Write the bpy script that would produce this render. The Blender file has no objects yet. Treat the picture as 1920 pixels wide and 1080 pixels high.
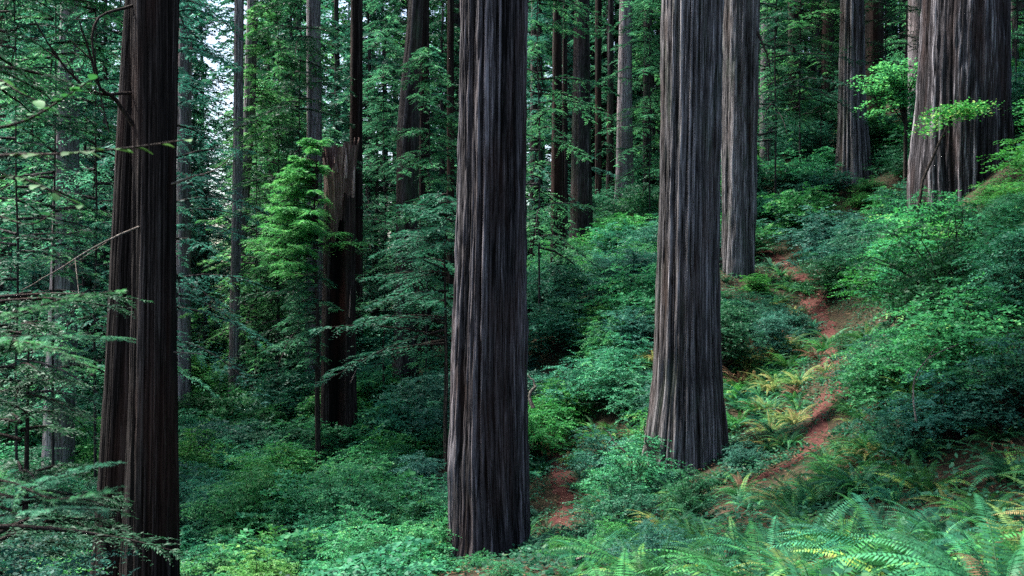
import bpy, math, random
import numpy as np
from mathutils import Vector

R = math.radians
rng = np.random.default_rng(11)
random.seed(11)
scn = bpy.context.scene
col = scn.collection
F = 35.0 / 36.0 * 1920.0            # focal length in photo pixels


def at(px, py, d):
    """a photo pixel at depth d (metres) as a point in the place (camera at the origin, looking along +Y)"""
    return np.array([(px - 960.0) / F * d, d, (540.0 - py) / F * d])


# ------------------------------------------------------------------ terrain
CP = [at(*p) for p in [
    (925, 1040, 22), (1290, 866, 24), (1385, 505, 42), (1597, 338, 52), (1805, 345, 36), (255, 1230, 18),
    (635, 885, 36), (115, 775, 45), (1045, 556, 46), (1170, 362, 72), (1090, 450, 60), (765, 648, 52),
    (435, 775, 62), (345, 660, 60), (1520, 850, 21.2), (1548, 760, 25), (1555, 650, 32), (1537, 592, 37),
    (1500, 530, 42), (1432, 478, 47), (1058, 950, 26.5), (1040, 860, 31), (1030, 1010, 23.5), (1390, 895, 21),
    (1600, 1085, 8), (1500, 985, 13), (1850, 1090, 7), (1900, 880, 13), (1300, 1110, 10), (1850, 660, 16.5),
    (1750, 520, 24), (1900, 430, 27), (600, 1085, 16), (620, 1000, 24), (100, 1220, 14), (450, 975, 28), (60, 1010, 27),
    (1100, 1060, 17), (1250, 640, 34), (1150, 720, 34)]]
CP += [np.array(p, float) for p in [
    (0, 0, -1.65), (3, 0, -1.0), (-3, 0, -2.6), (0, 4, -2.1), (-3, 5, -3.2), (3, 4, -1.5), (50, 60, 23), (-50, 60, -11), (-60, 125, -7),
    (70, 140, 34), (0, 140, 7), (-30, 0, -11), (30, 0, 8), (0, -25, -1), (40, -25, 9), (-40, -25, -11), (30, 40, 11.5), (34, 80, 17)]]
CP = np.array(CP)


def _tps(r2):
    return 0.5 * r2 * np.log(r2 + 1e-9)


_n = len(CP)
_A = np.zeros((_n + 3, _n + 3))
_d2 = ((CP[:, None, :2] - CP[None, :, :2]) ** 2).sum(-1)
_A[:_n, :_n] = _tps(_d2) + np.eye(_n) * 0.6
_A[:_n, _n] = 1
_A[:_n, _n + 1:] = CP[:, :2]
_A[_n:, :_n] = _A[:_n, _n:].T
_w = np.linalg.solve(_A, np.concatenate([CP[:, 2], np.zeros(3)]))


def ground(x, y):
    x = np.asarray(x, float)
    y = np.asarray(y, float)
    sh = np.broadcast(x, y).shape
    x = np.broadcast_to(x, sh).ravel()
    y = np.broadcast_to(y, sh).ravel()
    r = np.hypot(x, y - 40)
    k = np.where(r > 115, 115 / np.maximum(r, 1e-6), 1.0)      # beyond 115 m the nearest known height carries on
    cx, cy = x * k, 40 + (y - 40) * k
    d2 = (cx[:, None] - CP[None, :, 0]) ** 2 + (cy[:, None] - CP[None, :, 1]) ** 2
    z = _tps(d2) @ _w[:_n] + _w[_n] + _w[_n + 1] * cx + _w[_n + 2] * cy
    return z.reshape(sh)


def gz(x, y):
    return float(ground(np.array([x]), np.array([y]))[0])


# ------------------------------------------------------------------ mesh helpers
def mesh(name, V, faces, mats, tone=None, smooth=False, fmat=None):
    """V (n,3); faces: list of int arrays (m,3) or (m,4)"""
    me = bpy.data.meshes.new(name)
    V = np.asarray(V, np.float32)
    me.vertices.add(len(V))
    me.vertices.foreach_set('co', V.ravel())
    faces = [np.asarray(f, np.int32) for f in faces if len(f)]
    loops = np.concatenate([f.ravel() for f in faces])
    sizes = np.concatenate([np.full(len(f), f.shape[1], np.int32) for f in faces])
    me.loops.add(len(loops))
    me.loops.foreach_set('vertex_index', loops)
    me.polygons.add(len(sizes))
    me.polygons.foreach_set('loop_start', np.concatenate([[0], np.cumsum(sizes)[:-1]]).astype(np.int32))
    me.polygons.foreach_set('loop_total', sizes)
    if smooth:
        me.polygons.foreach_set('use_smooth', np.ones(len(sizes), bool))
    if tone is not None:
        a = me.attributes.new('tone', 'FLOAT', 'POINT')
        a.data.foreach_set('value', np.asarray(tone, np.float32))
    for m in (mats if isinstance(mats, (list, tuple)) else [mats]):
        me.materials.append(m)
    if fmat is not None:
        me.polygons.foreach_set('material_index', np.asarray(fmat, np.int32))
    me.update(calc_edges=True)
    me.validate()
    return me


def link(name, data, parent=None, loc=None, rot=None, scale=None):
    o = bpy.data.objects.new(name, data)
    col.objects.link(o)
    if parent is not None:
        o.parent = parent
    if loc is not None:
        o.location = loc
    if rot is not None:
        o.rotation_euler = rot
    if scale is not None:
        o.scale = scale if hasattr(scale, '__len__') else (scale,) * 3
    return o


def tag(o, label, cat, group=None):
    o['label'] = label
    o['category'] = cat
    if group:
        o['group'] = group
    return o


def norm(v):
    return v / np.maximum(np.linalg.norm(v, axis=-1, keepdims=True), 1e-9)


class Geo:
    """collects leaf quads and tubes for one mesh"""

    def __init__(s):
        s.V, s.Q, s.T, s.tone, s.n = [], [], [], [], 0

    def leaves(s, C, D, N, L, W, tone, cup=0.0, tip=0.0, mid=0.45):
        """pointed diamond leaves: base C, direction D, face normal N"""
        C = np.asarray(C)
        D = norm(D)
        S = norm(np.cross(N, D))
        N = np.cross(D, S)
        L = np.broadcast_to(np.asarray(L, float), (len(C),))[:, None]
        W = np.broadcast_to(np.asarray(W, float), (len(C),))[:, None]
        m = C + D * L * mid
        v = np.stack([C, m - S * W * .5 + N * W * cup, C + D * L - N * L * tip, m + S * W * .5 + N * W * cup], 1)
        k = len(C)
        s.V.append(v.reshape(-1, 3))
        s.Q.append(np.arange(4 * k).reshape(k, 4) + s.n)
        s.tone.append(np.repeat(np.broadcast_to(tone, (k,)), 4))
        s.n += 4 * k

    def broad(s, C, D, N, L, W, tone, droop=.15, fold=.18):
        """broad toothed leaf of ten points, folded along its midrib"""
        C = np.asarray(C)
        D = norm(D)
        S = norm(np.cross(N, D))
        N = np.cross(D, S)
        k = len(C)
        L = np.broadcast_to(np.asarray(L, float), (k,))[:, None]
        W = np.broadcast_to(np.asarray(W, float), (k,))[:, None]
        prof = [(0.0, 0.0), (.16, .62), (.42, 1.0), (.7, .78), (.88, .4), (1.0, 0.0)]
        vs = []
        for t, w in prof:
            p = C + D * L * t - N * L * droop * t * t
            if w == 0:
                vs.append(p)
            else:
                vs += [p + S * W * .5 * w + N * W * fold * w, p, p - S * W * .5 * w + N * W * fold * w]
        v = np.stack(vs, 1)
        nv = v.shape[1]
        base = (np.arange(k) * nv)[:, None] + s.n
        tri, quad = [], []
        tri += [(0, 2, 1), (0, 3, 2)]
        for i in range(3):
            a = 1 + 3 * i
            quad += [(a, a + 1, a + 4, a + 3), (a + 1, a + 2, a + 5, a + 4)]
        a = 10
        tri += [(a, a + 1, 13), (a + 1, a + 2, 13)]
        for q in quad:
            s.Q.append(base + np.array(q))
        for t in tri:
            s.T.append(base + np.array(t))
        s.V.append(v.reshape(-1, 3))
        s.tone.append(np.repeat(np.broadcast_to(tone, (k,)), nv))
        s.n += nv * k

    def tube(s, P, r, sides=5, tone=.5):
        P = np.asarray(P, float)
        n = len(P)
        r = np.broadcast_to(np.asarray(r, float), (n,))
        T = norm(np.gradient(P, axis=0))
        ref = np.array([0, 0, 1.0]) if abs(T[:, 2]).mean() < .8 else np.array([1.0, 0, 0])
        A = norm(np.cross(T, ref))
        B = np.cross(T, A)
        th = np.arange(sides) / sides * 2 * np.pi
        ring = P[:, None] + r[:, None, None] * (A[:, None] * np.cos(th)[None, :, None] + B[:, None] * np.sin(th)[None, :, None])
        s.V.append(ring.reshape(-1, 3))
        i = np.arange(n - 1)[:, None] * sides
        j = np.arange(sides)[None]
        k = (j + 1) % sides
        q = np.stack([i + j, i + k, i + sides + k, i + sides + j], -1).reshape(-1, 4)
        s.Q.append(q + s.n)
        s.tone.append(np.full(n * sides, tone))
        s.n += n * sides

    def build(s, name, mats, smooth=False):
        me = mesh(name, np.concatenate(s.V), [np.concatenate(x) for x in (s.Q, s.T) if x], mats, np.concatenate(s.tone), smooth)
        if smooth:
            a_ = me.attributes.new('bark', 'FLOAT_VECTOR', 'POINT')
            a_.data.foreach_set('vector', np.concatenate(s.V).astype(np.float32).ravel())
        return me


# ------------------------------------------------------------------ materials
def nodes(name):
    m = bpy.data.materials.new(name)
    m.use_nodes = True
    nt = m.node_tree
    nt.nodes.clear()
    out = nt.nodes.new('ShaderNodeOutputMaterial')

    def N(t, **kw):
        n = nt.nodes.new(t)
        for k, v in kw.items():
            if k in n.inputs:
                n.inputs[k].default_value = v
            else:
                setattr(n, k, v)
        return n
    return m, N, nt.links.new, out


def ramp(N, stops):
    r = N('ShaderNodeValToRGB')
    e = r.color_ramp.elements
    while len(e) < len(stops):
        e.new(.5)
    for x, (p, c) in zip(e, stops):
        x.position = p
        x.color = (*c, 1)
    return r


def leaf_mat(name, stops, trans=.3, rough=.55, hue=.03, spec=.16):
    m, N, L, out = nodes(name)
    a = N('ShaderNodeAttribute', attribute_name='tone')
    oi = N('ShaderNodeObjectInfo')
    rp = ramp(N, stops)
    L(a.outputs['Fac'], rp.inputs['Fac'])
    mr = N('ShaderNodeMapRange')
    mr.inputs['To Min'].default_value = .5 - hue
    mr.inputs['To Max'].default_value = .5 + hue
    L(oi.outputs['Random'], mr.inputs['Value'])
    mv = N('ShaderNodeMapRange')
    mv.inputs['To Min'].default_value = .8
    mv.inputs['To Max'].default_value = 1.25
    mu = N('ShaderNodeMath', operation='FRACT')
    mm = N('ShaderNodeMath', operation='MULTIPLY')
    mm.inputs[1].default_value = 7.31
    L(oi.outputs['Random'], mm.inputs[0])
    L(mm.outputs[0], mu.inputs[0])
    L(mu.outputs[0], mv.inputs['Value'])
    hs = N('ShaderNodeHueSaturation')
    L(mr.outputs[0], hs.inputs['Hue'])
    L(mv.outputs[0], hs.inputs['Value'])
    L(rp.outputs['Color'], hs.inputs['Color'])
    p = N('ShaderNodeBsdfPrincipled', Roughness=rough)
    p.inputs['Specular IOR Level'].default_value = spec
    L(hs.outputs['Color'], p.inputs['Base Color'])
    t = N('ShaderNodeBsdfTranslucent')
    hs2 = N('ShaderNodeHueSaturation', Value=1.2)
    hs2.inputs['Hue'].default_value = .485
    L(hs.outputs['Color'], hs2.inputs['Color'])
    L(hs2.outputs['Color'], t.inputs['Color'])
    mx = N('ShaderNodeMixShader')
    mx.inputs[0].default_value = trans
    L(p.outputs[0], mx.inputs[1])
    L(t.outputs[0], mx.inputs[2])
    L(mx.outputs[0], out.inputs['Surface'])
    return m


def bark_mat(name, dark, mid, light, red, zs=.032, xy=1.0, bump=1.0, redamt=.35, moss=0.0, crack=1.0, attr='bark'):
    """fibrous bark: long narrow furrows, broken fibres, reddish and mossy patches; xy scales the grain"""
    m, N, L, out = nodes(name)
    if attr:
        co = N('ShaderNodeAttribute', attribute_name='bark').outputs['Vector']
    else:
        co = N('ShaderNodeTexCoord').outputs['Object']

    def noise(sx, sz, det, rough, off=0.0):
        mp = N('ShaderNodeMapping')
        mp.inputs['Scale'].default_value = (sx * xy, sx * xy, sz * xy)
        mp.inputs['Location'].default_value = (off, off * .7, off * .3)
        L(co, mp.inputs['Vector'])
        n = N('ShaderNodeTexNoise', Scale=1.0, Detail=det, Roughness=rough)
        L(mp.outputs[0], n.inputs['Vector'])
        return n.outputs['Fac']

    def math_(op, a, b, c=None):
        n = N('ShaderNodeMath', operation=op)
        for k, v in enumerate((a, b, c)):
            if v is None:
                continue
            if isinstance(v, (int, float)):
                n.inputs[k].default_value = v
            else:
                L(v, n.inputs[k])
        return n.outputs[0]
    plates = noise(7, 7 * zs, 3, .5)
    furrow = noise(11, 11 * zs * .8, 2, .5, 3.1)
    fibre = noise(34, 34 * zs * 1.2, 4, .65, 5.0)
    speck = noise(48, 9, 4, .65, 9.0)
    broad = noise(1.2, .3, 3, .5, 2.0)
    # narrow furrows where the noise crosses its middle
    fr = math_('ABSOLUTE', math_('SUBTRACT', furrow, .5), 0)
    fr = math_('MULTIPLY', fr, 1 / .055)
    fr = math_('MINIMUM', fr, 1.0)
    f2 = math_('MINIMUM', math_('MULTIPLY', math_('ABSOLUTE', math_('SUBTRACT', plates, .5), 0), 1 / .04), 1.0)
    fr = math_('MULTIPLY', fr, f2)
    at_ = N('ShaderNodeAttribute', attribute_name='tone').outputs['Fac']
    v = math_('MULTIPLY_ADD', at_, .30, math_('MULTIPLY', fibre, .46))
    v = math_('MULTIPLY_ADD', plates, .25, v)
    v = math_('MULTIPLY_ADD', math_('SUBTRACT', speck, .5), .2, v)
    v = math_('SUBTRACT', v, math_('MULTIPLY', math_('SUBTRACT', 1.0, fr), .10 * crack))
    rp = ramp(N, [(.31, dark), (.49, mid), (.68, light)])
    L(v, rp.inputs['Fac'])
    rr = ramp(N, [(.48, (0, 0, 0)), (.66, (1, 1, 1))])
    L(broad, rr.inputs['Fac'])
    mx = N('ShaderNodeMixRGB')
    mx.inputs['Color2'].default_value = (*red, 1)
    L(math_('MULTIPLY', rr.outputs['Color'], redamt), mx.inputs['Fac'])
    L(rp.outputs['Color'], mx.inputs['Color1'])
    last = mx.outputs[0]
    if moss:
        mo = noise(2.2, .6, 5, .65, 7.0)
        r4 = ramp(N, [(.52, (0, 0, 0)), (.68, (moss, moss, moss))])
        L(mo, r4.inputs['Fac'])
        m4 = N('ShaderNodeMixRGB')
        m4.inputs['Color2'].default_value = (.035, .055, .035, 1)
        L(r4.outputs['Color'], m4.inputs['Fac'])
        L(last, m4.inputs['Color1'])
        last = m4.outputs[0]
    p = N('ShaderNodeBsdfPrincipled', Roughness=.92)
    p.inputs['Specular IOR Level'].default_value = .1
    L(last, p.inputs['Base Color'])
    h = math_('MULTIPLY_ADD', fibre, .5, math_('MULTIPLY', fr, .7))
    b = N('ShaderNodeBump', Strength=bump, Distance=.06)
    L(h, b.inputs['Height'])
    L(b.outputs[0], p.inputs['Normal'])
    L(p.outputs[0], out.inputs['Surface'])
    return m


def soil_mat(name, stops, scale=3.0, fine=26.0, bump=.5):
    m, N, L, out = nodes(name)
    tc = N('ShaderNodeTexCoord')
    n1 = N('ShaderNodeTexNoise', Scale=scale, Detail=8.0, Roughness=.7)
    n2 = N('ShaderNodeTexNoise', Scale=fine, Detail=5.0, Roughness=.7)
    for n in (n1, n2):
        L(tc.outputs['Object'], n.inputs['Vector'])
    mx = N('ShaderNodeMath', operation='ADD')
    L(n1.outputs['Fac'], mx.inputs[0])
    L(n2.outputs['Fac'], mx.inputs[1])
    hf = N('ShaderNodeMath', operation='MULTIPLY')
    hf.inputs[1].default_value = .5
    L(mx.outputs[0], hf.inputs[0])
    rp = ramp(N, stops)
    L(hf.outputs[0], rp.inputs['Fac'])
    p = N('ShaderNodeBsdfPrincipled', Roughness=.95)
    p.inputs['Specular IOR Level'].default_value = .1
    L(rp.outputs['Color'], p.inputs['Base Color'])
    b = N('ShaderNodeBump', Strength=bump, Distance=.06)
    L(hf.outputs[0], b.inputs['Height'])
    L(b.outputs[0], p.inputs['Normal'])
    L(p.outputs[0], out.inputs['Surface'])
    return m


M = {}
# foliage: tone 0 = old dark leaf, 1 = fresh pale leaf
M['emerald'] = leaf_mat('emerald_leaf', [(0, (.010, .065, .026)), (.5, (.024, .16, .064)), (.85, (.05, .26, .088)), (1, (.19, .38, .10))], trans=.36, hue=.042)
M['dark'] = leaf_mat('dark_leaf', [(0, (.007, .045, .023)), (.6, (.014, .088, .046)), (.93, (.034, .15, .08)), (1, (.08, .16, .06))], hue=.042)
M['blue'] = leaf_mat('bluegreen_leaf', [(0, (.010, .06, .037)), (.6, (.024, .12, .076)), (1, (.07, .23, .15))], trans=.38)
M['lime'] = leaf_mat('lime_leaf', [(0, (.025, .13, .03)), (.55, (.045, .23, .06)), (1, (.16, .43, .11))], trans=.4)
M['yellow'] = leaf_mat('yellowing_leaf', [(0, (.04, .10, .025)), (.45, (.10, .19, .05)), (.75, (.23, .27, .08)), (1, (.30, .20, .09))], trans=.35)
M['brown'] = leaf_mat('brown_frond', [(0, (.05, .028, .015)), (.6, (.14, .075, .04)), (1, (.26, .16, .09))], trans=.15, hue=.01)
M['fern'] = leaf_mat('fern_leaf', [(0, (.008, .045, .016)), (.45, (.018, .10, .034)), (.85, (.045, .20, .07)), (1, (.15, .28, .05))], rough=.5, spec=.12, trans=.22, hue=.042)
M['conifer'] = leaf_mat('conifer_needles', [(0, (.013, .065, .03)), (.55, (.03, .145, .066)), (1, (.13, .38, .16))], hue=.04, trans=.45)
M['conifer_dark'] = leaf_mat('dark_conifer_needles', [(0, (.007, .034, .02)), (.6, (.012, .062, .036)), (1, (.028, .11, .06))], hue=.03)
M['hazel'] = leaf_mat('hazel_leaf', [(0, (.012, .06, .016)), (.6, (.026, .12, .03)), (1, (.05, .17, .045))], trans=.3, rough=.6)
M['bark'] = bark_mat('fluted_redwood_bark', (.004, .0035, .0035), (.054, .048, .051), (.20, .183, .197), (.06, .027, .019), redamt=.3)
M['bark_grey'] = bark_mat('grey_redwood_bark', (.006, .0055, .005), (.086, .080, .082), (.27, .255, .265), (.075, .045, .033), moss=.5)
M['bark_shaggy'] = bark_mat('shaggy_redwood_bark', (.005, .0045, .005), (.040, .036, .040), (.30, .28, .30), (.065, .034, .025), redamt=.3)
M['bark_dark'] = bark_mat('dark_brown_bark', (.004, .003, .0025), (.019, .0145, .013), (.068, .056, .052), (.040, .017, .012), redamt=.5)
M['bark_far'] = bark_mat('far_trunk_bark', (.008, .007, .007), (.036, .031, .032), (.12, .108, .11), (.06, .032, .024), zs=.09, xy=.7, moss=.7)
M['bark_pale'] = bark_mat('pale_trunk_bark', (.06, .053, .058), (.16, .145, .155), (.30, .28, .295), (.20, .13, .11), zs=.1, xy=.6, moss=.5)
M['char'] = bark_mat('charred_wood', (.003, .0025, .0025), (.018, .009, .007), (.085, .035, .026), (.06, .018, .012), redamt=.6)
M['splinter'] = bark_mat('splintered_heartwood', (.09, .055, .045), (.28, .20, .175), (.55, .47, .43), (.22, .10, .07), zs=.05, redamt=.4)
M['twig'] = bark_mat('twig_bark', (.012, .009, .008), (.035, .028, .024), (.07, .06, .052), (.05, .026, .018), xy=2, zs=.2, attr='')
M['deadwood'] = bark_mat('bleached_deadwood', (.09, .075, .06), (.19, .165, .14), (.33, .30, .27), (.18, .12, .09), xy=2, zs=.2, moss=.5, attr='')
M['soil'] = soil_mat('forest_duff', [(.32, (.012, .012, .008)), (.47, (.026, .019, .012)), (.58, (.034, .032, .016)), (.72, (.06, .038, .024))])
M['trail'] = soil_mat('red_needle_trail', [(.32, (.016, .008, .006)), (.45, (.050, .018, .015)), (.58, (.085, .032, .027)), (.74, (.15, .085, .062))], scale=2.6, fine=14, bump=.9)

# ------------------------------------------------------------------ ground and trail
u = np.concatenate([np.linspace(-1, 1, 221)])
gx = np.sign(u) * (np.abs(u) * 45 + np.abs(u) ** 6 * 1400)
gy = 28 + np.sign(u) * (np.abs(u) * 60 + np.abs(u) ** 6 * 1400)
X, Y = np.meshgrid(gx, gy)
nz = rng.normal(0, .035, X.shape)
Z = ground(X, Y) + nz
i, j = np.meshgrid(np.arange(220), np.arange(220), indexing='ij')
a = i * 221 + j
me = mesh('ground', np.stack([X, Y, Z], -1).reshape(-1, 3), [np.stack([a, a + 1, a + 222, a + 221], -1).reshape(-1, 4)], M['soil'], smooth=True)
o = link('ground', me)
o['kind'] = 'structure'

TR = np.array([at(*p) for p in [(1290, 420, 56), (1432, 478, 47), (1500, 530, 42), (1537, 592, 37), (1556, 650, 32), (1552, 760, 25), (1525, 835, 21.8),
                                (1490, 893, 20.0), (1400, 905, 20.0), (1260, 945, 20.8), (1110, 1010, 22.4), (1052, 985, 24.2), (1062, 940, 26.6), (1038, 858, 31.2), (985, 800, 36)]])[:, :2]


def spline(P, n):
    P = np.asarray(P, float)
    t = np.concatenate([[0], np.cumsum(np.linalg.norm(np.diff(P, axis=0), axis=1))])
    s = np.linspace(0, t[-1], n)
    out = []
    k = np.clip(np.searchsorted(t, s, side='right') - 1, 0, len(P) - 2)
    m = np.gradient(P, t, axis=0)
    h = (t[k + 1] - t[k])[:, None]
    x = ((s - t[k]) / (t[k + 1] - t[k]))[:, None]
    return (2 * x ** 3 - 3 * x ** 2 + 1) * P[k] + (x ** 3 - 2 * x ** 2 + x) * h * m[k] + (-2 * x ** 3 + 3 * x ** 2) * P[k + 1] + (x ** 3 - x ** 2) * h * m[k + 1]


TC = spline(TR, 260)
tt = norm(np.gradient(TC, axis=0))
nn = np.stack([-tt[:, 1], tt[:, 0]], -1)
nw = 13
wv = np.linspace(-1, 1, nw)
edge = np.where(np.arange(260) > 170, .28, np.where(np.arange(260) < 85, .5, .31)) + .06 * np.sin(np.arange(260) * .31) + rng.normal(0, .05, 260)
P = TC[:, None] + nn[:, None] * (wv[None, :, None] * edge[:, None, None])
z = ground(P[..., 0], P[..., 1]) + .07 - .08 * wv[None] ** 4 + rng.normal(0, .014, P.shape[:2])
V = np.concatenate([P, z[..., None]], -1).reshape(-1, 3)
i, j = np.meshgrid(np.arange(259), np.arange(nw - 1), indexing='ij')
a = i * nw + j
o = link('footpath', mesh('footpath', V, [np.stack([a, a + 1, a + nw + 1, a + nw], -1).reshape(-1, 4)], M['trail'], smooth=True))
o['kind'] = 'structure'


def trail_dist(x, y):
    return float(np.sqrt(((TC - np.array([x, y])) ** 2).sum(1)).min())


# ------------------------------------------------------------------ trunks
def vnoise(th, zz, nt_, zf, seed):
    """value noise, periodic round the trunk"""
    g = np.random.default_rng(seed)
    nzr = int(zf.max()) + 4
    G = g.random((nt_, nzr))
    a = th / (2 * np.pi) * nt_
    i0 = np.floor(a).astype(int)
    fa = a - i0
    fa = fa * fa * (3 - 2 * fa)
    j0 = np.floor(zf).astype(int)
    fz = zf - j0
    fz = fz * fz * (3 - 2 * fz)
    i0 %= nt_
    i1 = (i0 + 1) % nt_
    return (G[i0, j0] * (1 - fa) + G[i1, j0] * fa) * (1 - fz) + (G[i0, j0 + 1] * (1 - fa) + G[i1, j0 + 1] * fa) * fz


def unroll(me, B):
    """grain coordinates of a trunk: the undisplaced cylinder"""
    a_ = me.attributes.new('bark', 'FLOAT_VECTOR', 'POINT')
    a_.data.foreach_set('vector', np.asarray(B, np.float32).ravel())


TRUNKS = []       # (x, y, radius) for keeping plants out of the wood


def trunk_mesh(name, rows, d, base_py, mat, top_z, sides=48, dz=.5, flute=.05, nflute=26, flare=.3, seed=1, top_taper=.35):
    """rows: (py, pxl, pxr) outline of the trunk at depth d; returns mesh (origin at base) and base point"""
    rows = sorted(rows)
    zs = np.array([(540 - r[0]) / F * d for r in rows])[::-1]
    xc = np.array([((r[1] + r[2]) / 2 - 960) / F * d for r in rows])[::-1]
    rr = np.array([(r[2] - r[1]) / 2 / F * d for r in rows])[::-1]
    bz = (540 - base_py) / F * d
    if len(rows) == 1:
        zs, xc, rr = np.array([zs[0], zs[0] + 10]), np.repeat(xc, 2), np.array([rr[0], rr[0] * .93])
    sl = (xc[-1] - xc[0]) / max(zs[-1] - zs[0], .1)
    base = np.array([np.interp(bz, zs, xc), d, bz])
    z = np.concatenate([[bz - 1.0, bz - .4], np.arange(bz, top_z, dz), [top_z]])
    x = np.interp(z, zs, xc)
    x = np.where(z > zs[-1], xc[-1] + np.clip(sl, -.02, .02) * (z - zs[-1]), x)
    r = np.interp(z, zs, rr)
    r = np.where(z > zs[-1], rr[-1] * (1 - (1 - top_taper) * np.clip((z - zs[-1]) / max(top_z - zs[-1], .1), 0, 1)), r)
    r = r * (1 + flare * np.exp(-np.clip(z - bz, 0, None) / (rr[0] * 1.3)))
    th = np.arange(sides) / sides * 2 * np.pi
    TH, ZZ = np.meshgrid(th, z)
    zr = ZZ - z[0]
    warp = (vnoise(TH, zr * .25, 8, zr * .25, seed + 5) - .5) * .025
    n1 = vnoise((TH + warp) % (2 * np.pi), zr * .06, nflute, zr * .06, seed)
    n2 = vnoise((TH + warp) % (2 * np.pi), zr * 1.5, int(nflute * 2.6), zr * 1.5, seed + 1)
    n3 = vnoise(TH, zr * .3, 7, zr * .3, seed + 2)
    n4 = vnoise((TH + warp) % (2 * np.pi), zr * .16 + 3, int(nflute * 1.9), zr * .16 + 3, seed + 9)
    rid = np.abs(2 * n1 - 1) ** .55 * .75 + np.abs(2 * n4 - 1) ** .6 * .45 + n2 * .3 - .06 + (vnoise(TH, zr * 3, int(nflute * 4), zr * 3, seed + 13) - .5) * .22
    butt = np.exp(-np.clip(ZZ - bz, 0, None) / 1.6) * (vnoise(TH, zr * 0, 6, zr * 0, seed + 3) - .5) * .5
    RR = r[:, None] * (1 + (n3 - .5) * .08 + butt) + flute * (rid - .75)
    V = np.stack([x[:, None] + RR * np.cos(TH), RR * np.sin(TH), ZZ], -1)
    V[..., 0] -= base[0]
    V[..., 2] -= bz
    ns = len(z)
    i, j = np.meshgrid(np.arange(ns - 1), np.arange(sides), indexing='ij')
    k = (j + 1) % sides
    q = np.stack([i * sides + j, i * sides + k, (i + 1) * sides + k, (i + 1) * sides + j], -1).reshape(-1, 4)
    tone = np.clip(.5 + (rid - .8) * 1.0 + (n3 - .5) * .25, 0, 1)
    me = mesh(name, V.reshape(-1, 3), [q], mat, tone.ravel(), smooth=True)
    unroll(me, np.stack([rr[0] * np.cos(TH), rr[0] * np.sin(TH), zr + seed], -1))
    TRUNKS.append((base[0], d, r[2]))
    return me, base


def dead_branch(P, r0, mat='deadwood', n=14, side=0, seed=0, sides=6):
    g = Geo()
    g_ = np.random.default_rng(seed)
    S = spline(np.asarray(P, float), n)
    S = S + g_.normal(0, r0 * .35, S.shape) * np.linspace(0, 1, n)[:, None]
    g.tube(S, np.linspace(r0, r0 * .3, n), sides)
    for k in range(side):
        a = S[int(n * (.3 + .6 * k / max(side, 1)))]
        d = norm(S[-1] - S[0]) + g_.normal(0, .6, 3)
        L = np.linalg.norm(S[-1] - S[0]) * g_.uniform(.15, .35)
        Q = a + norm(d)[None] * np.linspace(0, L, 5)[:, None] + g_.normal(0, r0 * .3, (5, 3)) * np.linspace(0, 1, 5)[:, None]
        g.tube(Q, np.linspace(r0 * .4, r0 * .15, 5), 4)
    return g.build('dead_branch', M[mat], True)


# crowns of the tall redwoods (above the picture): flat sprays on short limbs
def spray_set(g, B, D, Ln, K, el, ew, r_, flat=.35, droop=.25, tone=(0, 1)):
    """twigs: base B, direction D, length Ln; K leaf pairs each"""
    m = len(B)
    t = np.linspace(.08, 1, K)
    D = norm(D)
    up = np.array([0, 0, 1.0])
    S = norm(np.cross(D, up))
    C = B[:, None] + D[:, None] * (Ln[:, None, None] * t[None, :, None])
    C = C - up * (droop * Ln[:, None] * t[None] ** 2)[..., None]
    tw = r_.random(m)
    for sg in (-1, 1):
        d = D[:, None] * .75 + sg * S[:, None] * .8 + r_.normal(0, .22, C.shape)
        n = up + r_.normal(0, flat, C.shape)
        prof = (1.15 - .75 * t)[None]
        Ls = el * prof * r_.uniform(.7, 1.25, C.shape[:2])
        tn = np.clip(tw[:, None] * .55 + r_.random(C.shape[:2]) * .45, 0, 1)
        tn = tone[0] + tn * (tone[1] - tone[0])
        g.leaves(C.reshape(-1, 3), d.reshape(-1, 3), n.reshape(-1, 3), Ls.ravel(), Ls.ravel() * ew / el, tn.ravel(), tip=.15)


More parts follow.
